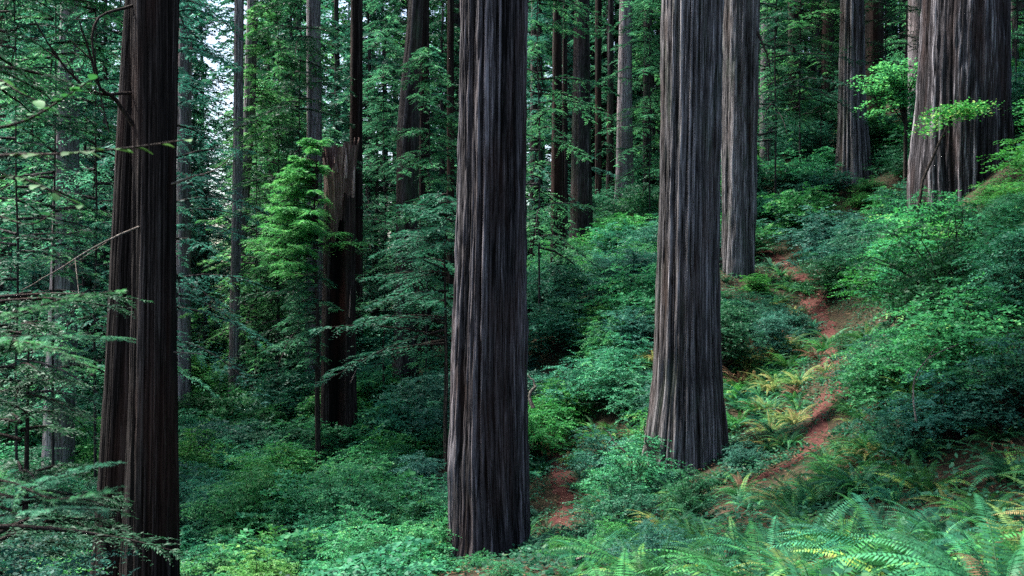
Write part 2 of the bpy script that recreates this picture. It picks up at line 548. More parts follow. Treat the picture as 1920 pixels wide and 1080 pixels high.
def conifer(H, z0, Lmax, nb, ntw, K, el, ew, seed, droop=.35, up=.15, trunk_r=None, tip=.12, foot=.65, bare=.12, flat=.35, limbs=True, az=None):
    """returns (crown mesh geo, wood geo): whorled drooping limbs with flat sprays"""
    r_ = np.random.default_rng(seed)
    g, w = Geo(), Geo()
    hz = z0 + (H - z0) * np.sort(r_.random(nb)) ** .9
    k = (hz - z0) / (H - z0)
    ln = Lmax * np.minimum(foot + k * 1.2, 1) * (1 - k) ** .7 * r_.uniform(.55, 1.15, nb) + Lmax * tip
    ph = r_.random(nb) * 2 * np.pi if az is None else az[0] + r_.normal(0, az[1], nb)
    for b in range(nb):
        e = np.array([math.cos(ph[b]), math.sin(ph[b]), 0])
        l = ln[b]
        u_ = up + r_.normal(0, .12)
        dr = droop * r_.uniform(.6, 1.4)
        f = lambda t: np.array([0, 0, hz[b]]) + e * (l * t)[:, None] + np.array([0, 0, 1.0]) * ((u_ * t - dr * t * t) * l)[:, None]
        if limbs:
            s = np.linspace(0, 1, 5)
            w.tube(f(s), np.linspace(.02 + .008 * l, .006, 5), 4)
        n = max(4, int(ntw * (.35 + .65 * l / Lmax)))
        t = np.linspace(bare, 1, n) + r_.normal(0, .02, n)
        B = f(t)
        sd = np.where(np.arange(n) % 2, 1, -1)
        sv = np.array([-e[1], e[0], 0])
        D = e[None] * r_.uniform(.4, .9, n)[:, None] + sv[None] * (sd * r_.uniform(.6, 1.0, n))[:, None] + np.array([0, 0, 1]) * r_.normal(-.12, .16, n)[:, None]
        Ln = (.16 + .42 * l * (1.05 - t) ** .8 * (.4 + .6 * np.minimum(t * 3, 1))) * r_.uniform(.6, 1.2, n)
        Ln = np.minimum(Ln, 1.3)
        spray_set(g, B, D, Ln, K, el, ew, r_, flat=flat)
    if trunk_r:
        zz = np.linspace(-.5, H, 14)
        bend = np.stack([np.sin(zz * .35 + seed) * .12 * zz / H + .03 * np.sin(zz * 1.1 + seed), np.cos(zz * .3 + seed) * .12 * zz / H, zz], -1)
        w.tube(bend, trunk_r * (1.12 - zz / H), 10)
    return g, w


_crown_g, _crown_w = conifer(24, 0, 4.2, 90, 9, 7, .42, .17, 501, droop=.5, up=.2, flat=.5)
CROWN = _crown_g.build('crown', M['conifer_dark'])


def redwood(name, rows, d, base_py, mat, label, top=30, crown_at=None, kind='redwood tree', group=None, cs=1.0, **kw):
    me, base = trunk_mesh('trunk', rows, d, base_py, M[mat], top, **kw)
    t = bpy.data.objects.new(name, None)
    col.objects.link(t)
    t.location = base
    tag(t, label, 'tree', group)
    link('trunk', me, t)
    if crown_at is not None:
        r0 = rows[0]
        topx = ((rows[0][1] + rows[0][2]) / 2 - 960) / F * d - base[0]
        link('crown', CROWN, t, loc=(topx, 0, crown_at - base[2]), rot=(0, 0, random.uniform(0, 6.28)), scale=(cs, cs, (top + 2 - crown_at) / 24))
    return t, base


BIG = dict(sides=300, dz=.14)
MIDQ = dict(sides=120, dz=.3)
FAR = dict(sides=44, dz=.6)
G1 = 'tall redwood trunks of the grove'
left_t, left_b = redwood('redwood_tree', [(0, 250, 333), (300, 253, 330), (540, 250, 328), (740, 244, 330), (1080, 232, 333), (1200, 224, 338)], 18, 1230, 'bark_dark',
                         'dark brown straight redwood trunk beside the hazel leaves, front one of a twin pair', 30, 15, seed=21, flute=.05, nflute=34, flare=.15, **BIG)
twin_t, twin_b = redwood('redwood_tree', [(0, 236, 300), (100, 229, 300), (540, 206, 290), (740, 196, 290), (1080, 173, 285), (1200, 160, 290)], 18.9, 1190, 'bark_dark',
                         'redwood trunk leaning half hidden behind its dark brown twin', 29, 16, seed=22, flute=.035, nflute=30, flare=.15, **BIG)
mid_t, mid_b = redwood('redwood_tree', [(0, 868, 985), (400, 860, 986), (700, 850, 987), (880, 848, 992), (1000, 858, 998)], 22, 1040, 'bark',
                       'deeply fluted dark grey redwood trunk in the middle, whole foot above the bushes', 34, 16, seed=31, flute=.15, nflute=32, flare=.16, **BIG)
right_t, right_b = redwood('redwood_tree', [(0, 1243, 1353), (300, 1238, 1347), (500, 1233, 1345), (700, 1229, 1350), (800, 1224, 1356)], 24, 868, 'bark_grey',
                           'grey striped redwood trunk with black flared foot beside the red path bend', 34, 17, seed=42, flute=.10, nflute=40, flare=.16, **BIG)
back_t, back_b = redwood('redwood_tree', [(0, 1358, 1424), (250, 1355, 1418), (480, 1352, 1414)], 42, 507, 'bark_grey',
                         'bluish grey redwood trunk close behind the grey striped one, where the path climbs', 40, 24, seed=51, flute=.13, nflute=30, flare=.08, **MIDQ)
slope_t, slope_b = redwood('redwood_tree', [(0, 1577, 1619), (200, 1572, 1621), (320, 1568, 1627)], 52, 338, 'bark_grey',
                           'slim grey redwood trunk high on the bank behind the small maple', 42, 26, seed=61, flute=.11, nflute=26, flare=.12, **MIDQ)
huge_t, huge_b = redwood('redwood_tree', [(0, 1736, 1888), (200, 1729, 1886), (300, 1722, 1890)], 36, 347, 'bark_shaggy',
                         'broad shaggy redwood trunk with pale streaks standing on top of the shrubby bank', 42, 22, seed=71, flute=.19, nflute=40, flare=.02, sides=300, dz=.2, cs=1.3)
# farther trunks: (rows, depth, base_py, material, label)
far = [
    ([(0, 1622, 1656)], 60, 300, 'bark_dark', 'dark trunk touching the slim grey redwood high on the bank'),
    ([(0, 1660, 1681)], 80, 240, 'bark_far', 'thin far trunk between the small maple and the broad shaggy redwood'),
    ([(0, 1704, 1748)], 58, 290, 'bark_pale', 'pale smooth trunk edge peeping out behind the broad shaggy redwood'),
    ([(0, 1429, 1452), (200, 1424, 1448)], 60, 430, 'bark_pale', 'pale grey trunk next to the bluish grey redwood, behind it'),
    ([(0, 1478, 1500)], 62, 380, 'bark_dark', 'dark slender trunk in the gloom above the climbing path'),
    ([(0, 1520, 1536)], 74, 340, 'bark_far', 'thin grey trunk in the gloom, right of the dark slender one'),
    ([(0, 1541, 1564)], 66, 350, 'bark_dark', 'dark trunk in the gloom just left of the slim grey redwood'),
    ([(0, 1076, 1104), (440, 1070, 1111)], 54, 478, 'bark_far', 'brown grey trunk rising from the fern bank, pale in its upper part'),
    ([(0, 1038, 1052), (300, 1034, 1055), (540, 1031, 1053)], 46, 558, 'bark_dark', 'black slender trunk in the gap between the fluted and the striped redwood'),
    ([(0, 1056, 1063), (540, 1051, 1065)], 48, 548, 'bark_dark', 'thin reddish brown trunk hugging the black slender trunk'),
    ([(0, 996, 1016), (500, 992, 1019)], 58, 575, 'bark_far', 'grey trunk close along the fluted redwood, on its path side'),
    ([(0, 1162, 1184), (350, 1155, 1187)], 62, 380, 'bark_pale', 'pale grey mottled trunk standing at the top of the fern bank'),
    ([(0, 1140, 1150), (350, 1137, 1151)], 64, 400, 'bark_far', 'narrow grey trunk just left of the pale mottled trunk'),
    ([(0, 1116, 1128)], 62, 420, 'bark_dark', 'narrow dark trunk right of the brown grey trunk on the fern bank'),
    ([(0, 1206, 1222)], 64, 380, 'bark_far', 'faint trunk nearest the left edge of the grey striped redwood'),
    ([(0, 658, 680), (300, 656, 680)], 46, 760, 'bark_dark', 'dark trunk rising directly behind the broken top of the burnt snag'),
    ([(0, 768, 794), (250, 744, 786), (640, 740, 779)], 42, 690, 'bark_far', 'mottled brown trunk between the burnt snag and the fluted redwood'),
    ([(300, 786, 806), (580, 783, 810)], 45, 680, 'bark_dark', 'dark trunk touching the mottled brown trunk on its right'),
    ([(0, 575, 601), (280, 576, 604)], 45, 780, 'bark_pale', 'purplish pale trunk above the bright lime young conifer'),
    ([(30, 440, 457), (300, 437, 455), (750, 428, 446)], 43, 815, 'bark_pale', 'left one of the two thin trunks crossing each other near the bright sky gap'),
    ([(0, 464, 484), (200, 458, 478), (400, 446, 466), (500, 440, 460)], 45, 790, 'bark_pale', 'leaning one of the two thin trunks crossing each other near the sky gap'),
    ([(0, 334, 359), (580, 331, 357)], 44, 780, 'bark_pale', 'blue grey trunk right behind the dark brown twin redwoods'),
    ([(100, 112, 148), (460, 98, 146), (760, 84, 140)], 34, 860, 'bark_pale', 'pale pinkish trunk veiled by leaves left of the dark twin redwoods'),
    ([(0, 0, 18)], 40, 900, 'bark_dark', 'dark trunk at the very edge behind the hazel leaves'),
    ([(400, 838, 852), (560, 837, 853)], 44, 720, 'bark_dark', 'black narrow trunk just left of the fluted redwood'),
    ([(530, 574, 592), (660, 573, 592)], 44, 800, 'bark_pale', 'bluish pale trunk section seen left of the young conifer stem'),
    ([(0, 1896, 1925)], 62, 320, 'bark_far', 'grey trunk right of the broad shaggy redwood on the bank'),
]
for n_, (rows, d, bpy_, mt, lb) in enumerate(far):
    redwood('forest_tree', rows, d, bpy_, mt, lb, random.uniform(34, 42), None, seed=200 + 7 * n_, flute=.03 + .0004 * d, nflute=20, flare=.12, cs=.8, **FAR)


def P_at(base, *pts):
    return [at(*p) - base for p in pts]


link('dead_branch', dead_branch(P_at(left_b, (322, 345, 17.8), (365, 330, 17.4), (405, 318, 17.0), (440, 290, 16.8)), .022, 'deadwood', side=1, seed=3), left_t)
link('dead_branch', dead_branch(P_at(left_b, (262, 425, 17.7), (225, 440, 17.0), (180, 462, 16.4), (100, 510, 15.6), (40, 545, 15.0)), .022, 'deadwood', side=2, seed=4), left_t)
link('dead_branch', dead_branch(P_at(left_b, (250, 235, 17.8), (215, 185, 17.5), (185, 160, 17.0), (170, 100, 16.8), (150, 40, 16.5)), .045, 'twig', side=3, seed=5), left_t)
link('dead_branch', dead_branch(P_at(left_b, (245, 175, 17.8), (170, 170, 17.0), (110, 110, 16.5), (65, 40, 16.2)), .035, 'twig', side=3, seed=6), left_t)
link('dead_branch', dead_branch(P_at(left_b, (250, 10, 17.8), (180, 40, 17.0), (190, 180, 17.0), (205, 250, 17.0)), .03, 'twig', side=2, seed=7), left_t)
link('dead_branch', dead_branch(P_at(left_b, (326, 660, 17.8), (380, 664, 17.6)), .016, 'deadwood', seed=8), left_t)
link('dead_branch', dead_branch(P_at(back_b, (1420, 60, 41.5), (1440, 110, 41), (1446, 140, 41)), .06, 'twig', seed=9), back_t)

# ------------------------------------------------------------------ burnt hollow snag
sb = at(635, 885, 36)
snag = bpy.data.objects.new('burnt_snag', None)
col.objects.link(snag)
snag.location = sb
tag(snag, 'broken burnt snag, black hollow inside, splintered pale top', 'dead tree')
sides, ns = 120, 90
r_ = np.random.default_rng(77)
th = np.arange(sides) / sides * 2 * np.pi
topz = (540 - 285) / F * 36 - sb[2]
# the top of the shell is torn: higher at the right back, lower at the front
torn = topz - .5 + 1.0 * vnoise(th, th * 0, 9, th * 0 + .3, 5) + .35 * vnoise(th, th * 0, 40, th * 0 + .3, 6) - 1.1 * np.exp(-((th - 4.3) / .55) ** 2)
s = np.linspace(0, 1, ns)
Zs = -.6 + s[:, None] * (torn[None] + .6)
TH = np.broadcast_to(th, Zs.shape)
rad = .66 * (1 + .12 * np.exp(-np.clip(Zs, 0, None) / 1.2)) - .012 * Zs
rad = rad + .05 * (vnoise(TH, Zs * .2 + 1, 26, Zs * .2 + 1, 8) - .5) * 2
lean = Zs * .004
# a burnt cleft in the front (facing -Y, th=3/2 pi): the wall falls inward
cl = np.exp(-((TH - 4.62) / .52) ** 4) * np.clip((Zs - .1) / .6, 0, 1) * np.clip((topz - .6 - Zs) / 2.0, 0, 1)
rad_o = rad * (1 - .72 * cl)
V = np.stack([lean + rad_o * np.cos(TH), rad_o * np.sin(TH), Zs], -1)
i, j = np.meshgrid(np.arange(ns - 1), np.arange(sides), indexing='ij')
k = (j + 1) % sides
q = np.stack([i * sides + j, i * sides + k, (i + 1) * sides + k, (i + 1) * sides + j], -1).reshape(-1, 4)
fm = ((cl[:-1] > .25)).astype(int).ravel()
fm = np.where((Zs[:-1] / torn[None] > .84).ravel() & (fm == 0), 2, fm)
M['snag_wood'] = bark_mat('weathered_snag_wood', (.014, .010, .009), (.075, .056, .050), (.24, .195, .18), (.10, .05, .035), redamt=.4)
link('shell', mesh('shell', V.reshape(-1, 3), [q], [M['snag_wood'], M['char'], M['splinter']], smooth=True, fmat=fm), snag)
unroll(snag.children[0].data, np.stack([.66 * np.cos(TH), .66 * np.sin(TH), Zs], -1))
# inside wall of the hollow top
ri = rad * .74
Zi = torn[None] - (1 - s[:40, None]) * 0 - np.linspace(0, 2.6, 40)[:, None]
Vi = np.stack([torn[None] * .004 + ri[:40] * np.cos(TH[:40]) * np.linspace(1.2, .9, 40)[:, None], ri[:40] * np.sin(TH[:40]) * np.linspace(1.2, .9, 40)[:, None], Zi], -1)
i, j = np.meshgrid(np.arange(39), np.arange(sides), indexing='ij')
k = (j + 1) % sides
q = np.stack([i * sides + j, (i + 1) * sides + j, (i + 1) * sides + k, i * sides + k], -1).reshape(-1, 4)
hol = link('hollow', mesh('hollow', Vi.reshape(-1, 3), [q], M['splinter'], smooth=True), snag)
unroll(hol.data, np.stack([.66 * np.cos(TH[:40]), .66 * np.sin(TH[:40]), Zi], -1))
for (px, py, l, w_, dx) in [(648, 300, 1.1, .16, .02), (662, 330, 1.3, .13, .05), (632, 305, .6, .14, -.1), (655, 560, 1.1, .05, .05), (657, 700, .6, .05, .25)]:
    g = Geo()
    p = at(px, py, 35.38 if py < 500 else 35.25) - sb
    PP = np.stack([p + np.array([dx * t, 0, l * (t - .6)]) for t in np.linspace(0, 1, 6)])
    g.tube(PP, np.array([.6, 1, .95, .7, .45, .05]) * w_ * .5, 6)
    link('splinter', g.build('splinter', M['splinter'], True), snag)

# ------------------------------------------------------------------ young conifers
def tree_from(name, g, w, loc, label, cat='tree', group=None, fm='conifer', wm='twig', rz=0, sc=1):
    t = bpy.data.objects.new(name, None)
    col.objects.link(t)
    t.location = loc
    t.rotation_euler = (0, 0, rz)
    t.scale = (sc,) * 3 if not hasattr(sc, '__len__') else sc
    tag(t, label, cat, group)
    link('trunk', w if isinstance(w, bpy.types.Mesh) else w.build('trunk', M[wm], True), t)
    link('crown', g if isinstance(g, bpy.types.Mesh) else g.build('crown', M[fm]), t)
    return t


# bright young tree by the snag: bare stem, leafy top reaching left
b = at(596, 915, 34)
g, w = conifer(11.9, 7.0, 2.35, 84, 26, 9, .15, .045, 611, droop=.2, up=.36, trunk_r=.10, az=(math.pi * 1.02, .95), tip=.16, foot=.8)
g2, w2 = conifer(9.2, 4.2, 1.9, 30, 18, 8, .16, .05, 612, droop=.35, up=.15, az=(math.pi * 1.0, .9))
YOUNG = tree_from('young_conifer', g, w, b, 'lime green young conifer with bare stem against the burnt snag', fm='lime')
link('lower_branches', g2.build('lower_branches', M['conifer']), YOUNG)
link('lower_limbs', w2.build('lower_limbs', M['twig']), YOUNG)

b = at(838, 885, 30)
g, w = conifer(8.4, 3.8, 3.3, 44, 24, 8, .16, .055, 613, droop=.18, up=.10, trunk_r=.07, az=(math.pi * 1.02, 1.0), tip=.2, foot=1)
tree_from('hemlock_tree', g, w, b, 'thin hemlock with flat bluish sprays against the left side of the fluted redwood', fm='blue')

b = np.array([at(-75, 540, 10.5)[0], 10.5, gz(at(-75, 540, 10.5)[0], 10.5)])
g, w = conifer(10.5, .3, 1.65, 52, 28, 10, .075, .024, 614, droop=.28, up=.16, trunk_r=.09, tip=.35, foot=1, bare=.2, flat=.3)
tree_from('hemlock_tree', g, w, b, 'young hemlock whose feathery sprays reach in behind the hazel leaves', fm='conifer_dark')
b = np.array([at(40, 540, 13.5)[0], 13.5, gz(at(40, 540, 13.5)[0], 13.5)])
g, w = conifer(4.6, .2, 1.5, 60, 28, 10, .085, .027, 615, droop=.3, up=.16, trunk_r=.06, tip=.3, foot=1, bare=.15, flat=.3)
tree_from('hemlock_tree', g, w, b, 'low dark young hemlock at the foot of the dark twin redwoods', fm='conifer_dark')

# variants of hanging conifers for the stand behind
VAR = []
for n_, (H, z0, Lm, nb, ntw, K, el, ew, dr) in enumerate([
        (22, 1.0, 4.4, 120, 18, 7, .30, .11, .5), (18, .6, 3.8, 110, 17, 7, .27, .10, .42), (30, 2.0, 4.8, 115, 18, 7, .34, .12, .55),
        (13, .5, 3.2, 90, 17, 7, .23, .08, .35), (42, 3.0, 5.2, 130, 18, 6, .42, .16, .5), (9, .4, 2.6, 70, 15, 7, .19, .065, .3), (38, 2.0, 6.0, 120, 18, 6, .42, .16, .6)]):
    g, w = conifer(H, z0, Lm, nb, ntw, K, el, ew, 700 + n_, droop=dr, up=.12, trunk_r=.012 * H, flat=.45)
    VAR.append((g.build('crown', M['conifer']), w.build('trunk', M['bark_far'], True), H))
# airy young hemlocks that veil the trunks behind them: long limbs, well apart
for n_, (H, z0, Lm, nb) in enumerate([(17, 1.0, 2.8, 84), (22, 3.0, 3.4, 92), (14, 4.0, 3.0, 56)]):
    g, w = conifer(H, z0, Lm, nb, 22, 9, .17, .06, 740 + n_, droop=.42, up=.16, trunk_r=.04, flat=.4, foot=.9, tip=.2, bare=.04)
    VAR.append((g.build('crown', M['conifer']), w.build('trunk', M['bark_far'], True), H))

# ------------------------------------------------------------------ near hazel on the left
hz_x = -3.15
hb = np.array([hz_x, 4.6, gz(hz_x, 4.6)])
hazel = bpy.data.objects.new('hazel_bush', None)
col.objects.link(hazel)
hazel.location = hb
tag(hazel, 'hazel with broad flat leaves on horizontal twigs reaching in from the side', 'bush')
g = Geo()
for q_ in range(3):
    s_ = np.linspace(0, 1, 12)
    g.tube(np.stack([s_ * (-.5 + .3 * q_), s_ * .2 * (q_ - 1), s_ * (4.6 - q_ * .5)], -1), np.linspace(.05, .015, 12), 8)
link('stem', g.build('stem', M['twig'], True), hazel)
r_ = np.random.default_rng(90)
# (points of the twig: px, py, depth), number of leaves, tone range
hz_br = [
    ([(-140, 330, 4.6), (0, 292, 4.3), (120, 288, 4.1), (250, 276, 4.0), (350, 262, 3.9)], 26, .105),
    ([(-140, 240, 4.6), (20, 235, 4.5), (70, 215, 4.4), (110, 190, 4.3), (170, 150, 4.3)], 26, .09),
    ([(-140, 100, 4.7), (0, 150, 4.6), (40, 175, 4.5), (95, 200, 4.5)], 14, .09),
    ([(-120, 400, 4.6), (20, 330, 4.5), (80, 350, 4.4), (150, 385, 4.3)], 18, .09),
    ([(-140, 560, 4.6), (30, 585, 4.3), (120, 560, 4.2), (225, 545, 4.0)], 20, .095),
    ([(-140, 650, 4.6), (0, 632, 4.4), (110, 630, 4.2), (200, 632, 4.1)], 18, .09),
    ([(-140, 640, 4.7), (30, 640, 4.6), (100, 655, 4.5), (170, 690, 4.4)], 12, .09),
    ([(-140, 980, 4.5), (20, 965, 4.4), (90, 955, 4.2), (190, 955, 4.1)], 12, .09),
    ([(-140, 980, 4.5), (30, 930, 4.4), (110, 890, 4.2), (200, 868, 4.0)], 20, .10),
    ([(-140, 880, 4.5), (20, 905, 4.4), (100, 935, 4.2), (205, 918, 4.0)], 18, .10),
    ([(-140, 380, 5.0), (-20, 400, 4.9), (60, 420, 4.8), (100, 400, 4.7)], 14, .085),
]
fir = bpy.data.objects.new('fir_sapling', None)
col.objects.link(fir)
fir.location = hb + np.array([-.25, .5, 0])
tag(fir, 'young fir at the edge, flat needle sprays pointing across the foot of the twin redwoods', 'tree')
g = Geo()
s_ = np.linspace(0, 1, 12)
g.tube(np.stack([s_ * .1, s_ * 0, s_ * 3.9], -1), np.linspace(.05, .01, 12), 8)
link('trunk', g.build('trunk', M['twig'], True), fir)
for pts, n_, sz in hz_br[4:10]:
    S = spline(np.array([at(*p) - np.array(fir.location) for p in pts]), 40)
    gb = Geo()
    gb.tube(S, np.linspace(.009, .002, 40), 6)
    tw = link('branch', gb.build('branch', M['twig'], True), fir)
    gl = Geo()
    T = norm(np.gradient(S, axis=0))
    k = np.sort(r_.integers(9, 40, 18))
    sd = np.where(np.arange(18) % 2, 1, -1)[:, None]
    S_ = norm(np.cross(T[k], np.array([0, 0, 1.0])))
    D = T[k] * .9 + S_ * sd * r_.uniform(.5, 1.0, 18)[:, None] + r_.normal(0, .05, (18, 3))
    spray_set(gl, S[k], D, r_.uniform(.10, .30, 18) * (1.15 - k / 55), 22, .030, .0075, r_, flat=.25, droop=.12)
    spray_set(gl, S[9:-1:6], T[9:-1:6], np.full(len(S[9:-1:6]), .2), 22, .03, .0075, r_, flat=.25, droop=.05)
    link('needles', gl.build('needles', M['conifer']), tw)
for pts, n_, sz in hz_br[:4] + hz_br[10:]:
    S = spline(np.array([at(*p) - hb for p in pts]), 24)
    gb = Geo()
    gb.tube(S, np.linspace(.010, .003, 24), 6)
    tw = link('branch', gb.build('branch', M['twig'], True), hazel)
    t = r_.uniform(.22, 1, n_)
    t[-1] = 1.0
    k = (t * 23).astype(int)
    T = norm(np.gradient(S, axis=0))[k]
    sd = np.where(np.arange(n_) % 2, 1, -1)[:, None]
    S_ = norm(np.cross(T, np.array([0, 0, 1.0])))
    D = T * r_.uniform(.3, .9, n_)[:, None] + S_ * sd * r_.uniform(.4, 1, n_)[:, None] + r_.normal(0, .1, (n_, 3))
    Nn = np.array([0, 0, 1.0]) + r_.normal(0, .12, (n_, 3))
    gl = Geo()
    L_ = sz * .8 * r_.uniform(.55, 1.1, n_)
    gl.broad(S[k], D, Nn, L_, L_ * .68, np.clip(r_.beta(2, 2.2, n_), 0, 1), droop=.2, fold=.08)
    link('leaves', gl.build('leaves', M['hazel']), tw)

# ------------------------------------------------------------------ shrubs
def shrub(Rr, H, nst, ntw, nlf, L, W, seed, flat=.35, lean=.0, broad=False):
    r_ = np.random.default_rng(seed)
    g, w = Geo(), Geo()
    for q_ in range(nst):
        ph = r_.random() * 2 * np.pi
        rr = Rr * math.sqrt(r_.random()) * r_.uniform(.6, 1.3)
        hh = H * max(.35, 1 - .45 * (rr / Rr) ** 2) * r_.uniform(.4, 1.15) * (1.3 if r_.random() < .12 else 1)
        s = np.linspace(0, 1, 8)
        e = np.array([math.cos(ph), math.sin(ph), 0])
        Pt = e[None] * (rr * s ** 1.3)[:, None] + np.array([0, 0, 1.0]) * (hh * (1 - (1 - s) ** 1.7))[:, None]
        Pt[:, :2] += r_.normal(0, .03, (8, 2)) + r_.normal(0, Rr * .12, 2) * (1 - s[:, None])
        w.tube(Pt, np.linspace(.012, .004, 8), 4)
        n = ntw
        t = 1 - .55 * r_.random(n) ** 1.3
        B = np.stack([np.interp(t, s, Pt[:, c]) for c in range(3)], -1)
        az = r_.random(n) * 2 * np.pi
        D = np.stack([np.cos(az), np.sin(az), r_.normal(.08, .2, n)], -1) + e * .5
        Ln = r_.uniform(.2, .55, n) * (Rr / 1.1) ** .5
        m = nlf
        tl = np.linspace(.05, 1, m)
        Dn = norm(D)
        S = norm(np.cross(Dn, np.array([0, 0, 1.0])))
        C = B[:, None] + Dn[:, None] * (Ln[:, None, None] * tl[None, :, None]) - np.array([0, 0, 1.0]) * (.22 * Ln[:, None] * tl ** 2)[..., None]
        sg = np.where(np.arange(m) % 2, 1, -1)[None, :, None]
        d = Dn[:, None] * .5 + sg * S[:, None] * .85 + r_.normal(0, .25, C.shape)
        nm = np.array([0, 0, 1.0]) + e * .25 + r_.normal(0, .22, (n, 1, 3)) + r_.normal(0, flat * 1.1, C.shape)
        tn = np.clip(.25 * r_.random() + .45 * r_.random(n)[:, None] + .35 * r_.random((n, m)), 0, 1)
        Ls = L * r_.uniform(.65, 1.25, C.shape[:2])
        f = g.broad if broad else g.leaves
        f(C.reshape(-1, 3), d.reshape(-1, 3), nm.reshape(-1, 3), Ls.ravel(), Ls.ravel() * W / L, tn.ravel())
    return g, w


SHR = {}
for n_, args in enumerate([(1.15, 1.35, 46, 14, 15, .062, .034), (1.3, 1.0, 50, 14, 15, .06, .034), (.95, 1.7, 42, 14, 15, .064, .034), (1.5, 1.5, 56, 15, 15, .066, .037)]):
    g, w = shrub(*args, seed=300 + n_)
    SHR['fine%d' % n_] = (g.build('foliage', M['dark']), w.build('stems', M['twig']))
for n_, args in enumerate([(1.0, .85, 36, 10, 10, .105, .062), (1.2, 1.1, 40, 10, 10, .11, .066)]):
    g, w = shrub(*args, seed=330 + n_, flat=.4)
    SHR['broad%d' % n_] = (g.build('foliage', M['emerald']), w.build('stems', M['twig']))
# a larger-leaved grade for the bank far off, where single leaves are not seen
for n_, args in enumerate([(1.9, 1.9, 60, 14, 13, .11, .055), (2.2, 1.5, 64, 14, 13, .11, .055)]):
    g, w = shrub(*args, seed=350 + n_, flat=.4)
    SHR['far%d' % n_] = (g.build('foliage', M['dark']), w.build('stems', M['twig']))


# ------------------------------------------------------------------ ferns
def fern(nf, Lf, seed, pin=34, wide=.085, rise=1.1, dead=0.0):
    r_ = np.random.default_rng(seed)
    g = Geo()
    for q_ in range(nf):
        ph = q_ / nf * 2 * np.pi * 2.4 + r_.normal(0, .25)
        L = Lf * r_.uniform(.65, 1.15)
        el = r_.uniform(.6, 1.12) * rise
        n = 15
        s = np.linspace(0, 1, n)
        ang = el - (1.35 + r_.normal(0, .25)) * s ** 1.3 * 1.1
        st = L / (n - 1)
        h = np.concatenate([[0], np.cumsum(np.cos(ang[:-1]) * st)])
        v = np.concatenate([[0], np.cumsum(np.sin(ang[:-1]) * st)])
        bend = r_.normal(0, .12) * h ** 2 / L
        e = np.array([math.cos(ph), math.sin(ph), 0])
        sv = np.array([-e[1], e[0], 0])
        Pt = e * h[:, None] + sv * bend[:, None] + np.array([0, 0, 1.0]) * v[:, None]
        g.tube(Pt, np.linspace(.005, .0015, n), 3, tone=.3)
        t = np.linspace(.12, .99, pin)
        C = np.stack([np.interp(t, s, Pt[:, c]) for c in range(3)], -1)
        T = norm(np.stack([np.interp(t, s, np.gradient(Pt[:, c])) for c in range(3)], -1))
        Nf = norm(np.cross(T, sv))
        Nf = np.where((Nf[:, 2:] < 0), -Nf, Nf)
        roll = r_.normal(0, .35)
        side = norm(sv * math.cos(roll) + Nf * math.sin(roll))
        Nf = norm(np.cross(side, T))
        Nf = np.where((Nf[:, 2:] < 0), -Nf, Nf)
        prof = np.minimum(1, .5 + t * 2.2) * np.minimum(1, (1.02 - t) * 1.9)
        ft = np.clip(r_.beta(1.1, 1.2), 0, .97)
        for sg in (-1, 1):
            d = side * sg + T * .28 - Nf * .12 + r_.normal(0, .05, C.shape)
            ln = wide * prof * r_.uniform(.9, 1.1, pin)
            g.leaves(C, d, Nf + r_.normal(0, .12, C.shape), ln, .019 * (L / 1.0) ** .5 + 0 * ln, np.clip(ft + r_.normal(0, .06, pin), 0, 1), mid=.3, tip=.12)
    return g


FERN = [fern(22, .95, 400), fern(26, 1.1, 401, rise=1.0), fern(18, .85, 402, rise=1.2), fern(24, 1.2, 403, pin=38, wide=.095, rise=1.05)]
FERN = [f.build('sword_fern', M['fern']) for f in FERN]
DEADF = [fern(5, .9, 420, rise=.55).build('dead_fronds', M['brown']), fern(4, 1.0, 421, rise=.45).build('dead_fronds', M['brown'])]


# ------------------------------------------------------------------ planting
def proj(p):
    return 960 + p[0] / p[1] * F, 540 - p[2] / p[1] * F


def hit(px, py, lo=5.0, hi=130.0):
    """where the view through a photo pixel meets the ground"""
    d = np.linspace(lo, hi, 700)
    x = (px - 960) / F * d
    zr = (540 - py) / F * d
    k = np.nonzero(zr < ground(x, d))[0]
    return float(d[k[0]]) if len(k) else None


# keep-clear windows: (px0, px1, py0, py1, depth) - nothing nearer than depth may stand in them
CLEAR = [(1532, 1570, 758, 800, 24.4), (1508, 1552, 800, 842, 22.2), (1480, 1528, 842, 896, 20.8), (1018, 1066, 852, 965, 25.5), (1020, 1062, 858, 935, 30), (1414, 1446, 460, 492, 46.5), (870, 1000, 560, 1020, 21.3), (1222, 1362, 480, 845, 23.2),
         (1360, 1438, 852, 890, 20), (1360, 1412, 380, 495, 41), (1735, 1885, 0, 315, 35), (1574, 1622, 0, 300, 51), (592, 676, 300, 880, 35), (250, 332, 330, 1080, 17.5), (180, 240, 640, 840, 18), (1516, 1556, 566, 636, 34)]


def blocked(x, y, z0, r, h, slack=.7):
    px, py0 = proj((x, y, z0 + h))
    _, py1 = proj((x, y, z0))
    rp = r * slack / y * F
    for a_, b_, c_, d_, dep in CLEAR:
        if y < dep and px + rp > a_ and px - rp < b_ and py0 + 4 < d_ and py1 > c_:
            return True
    return False


PLANTS = []     # (root, kind word, px, py, depth)


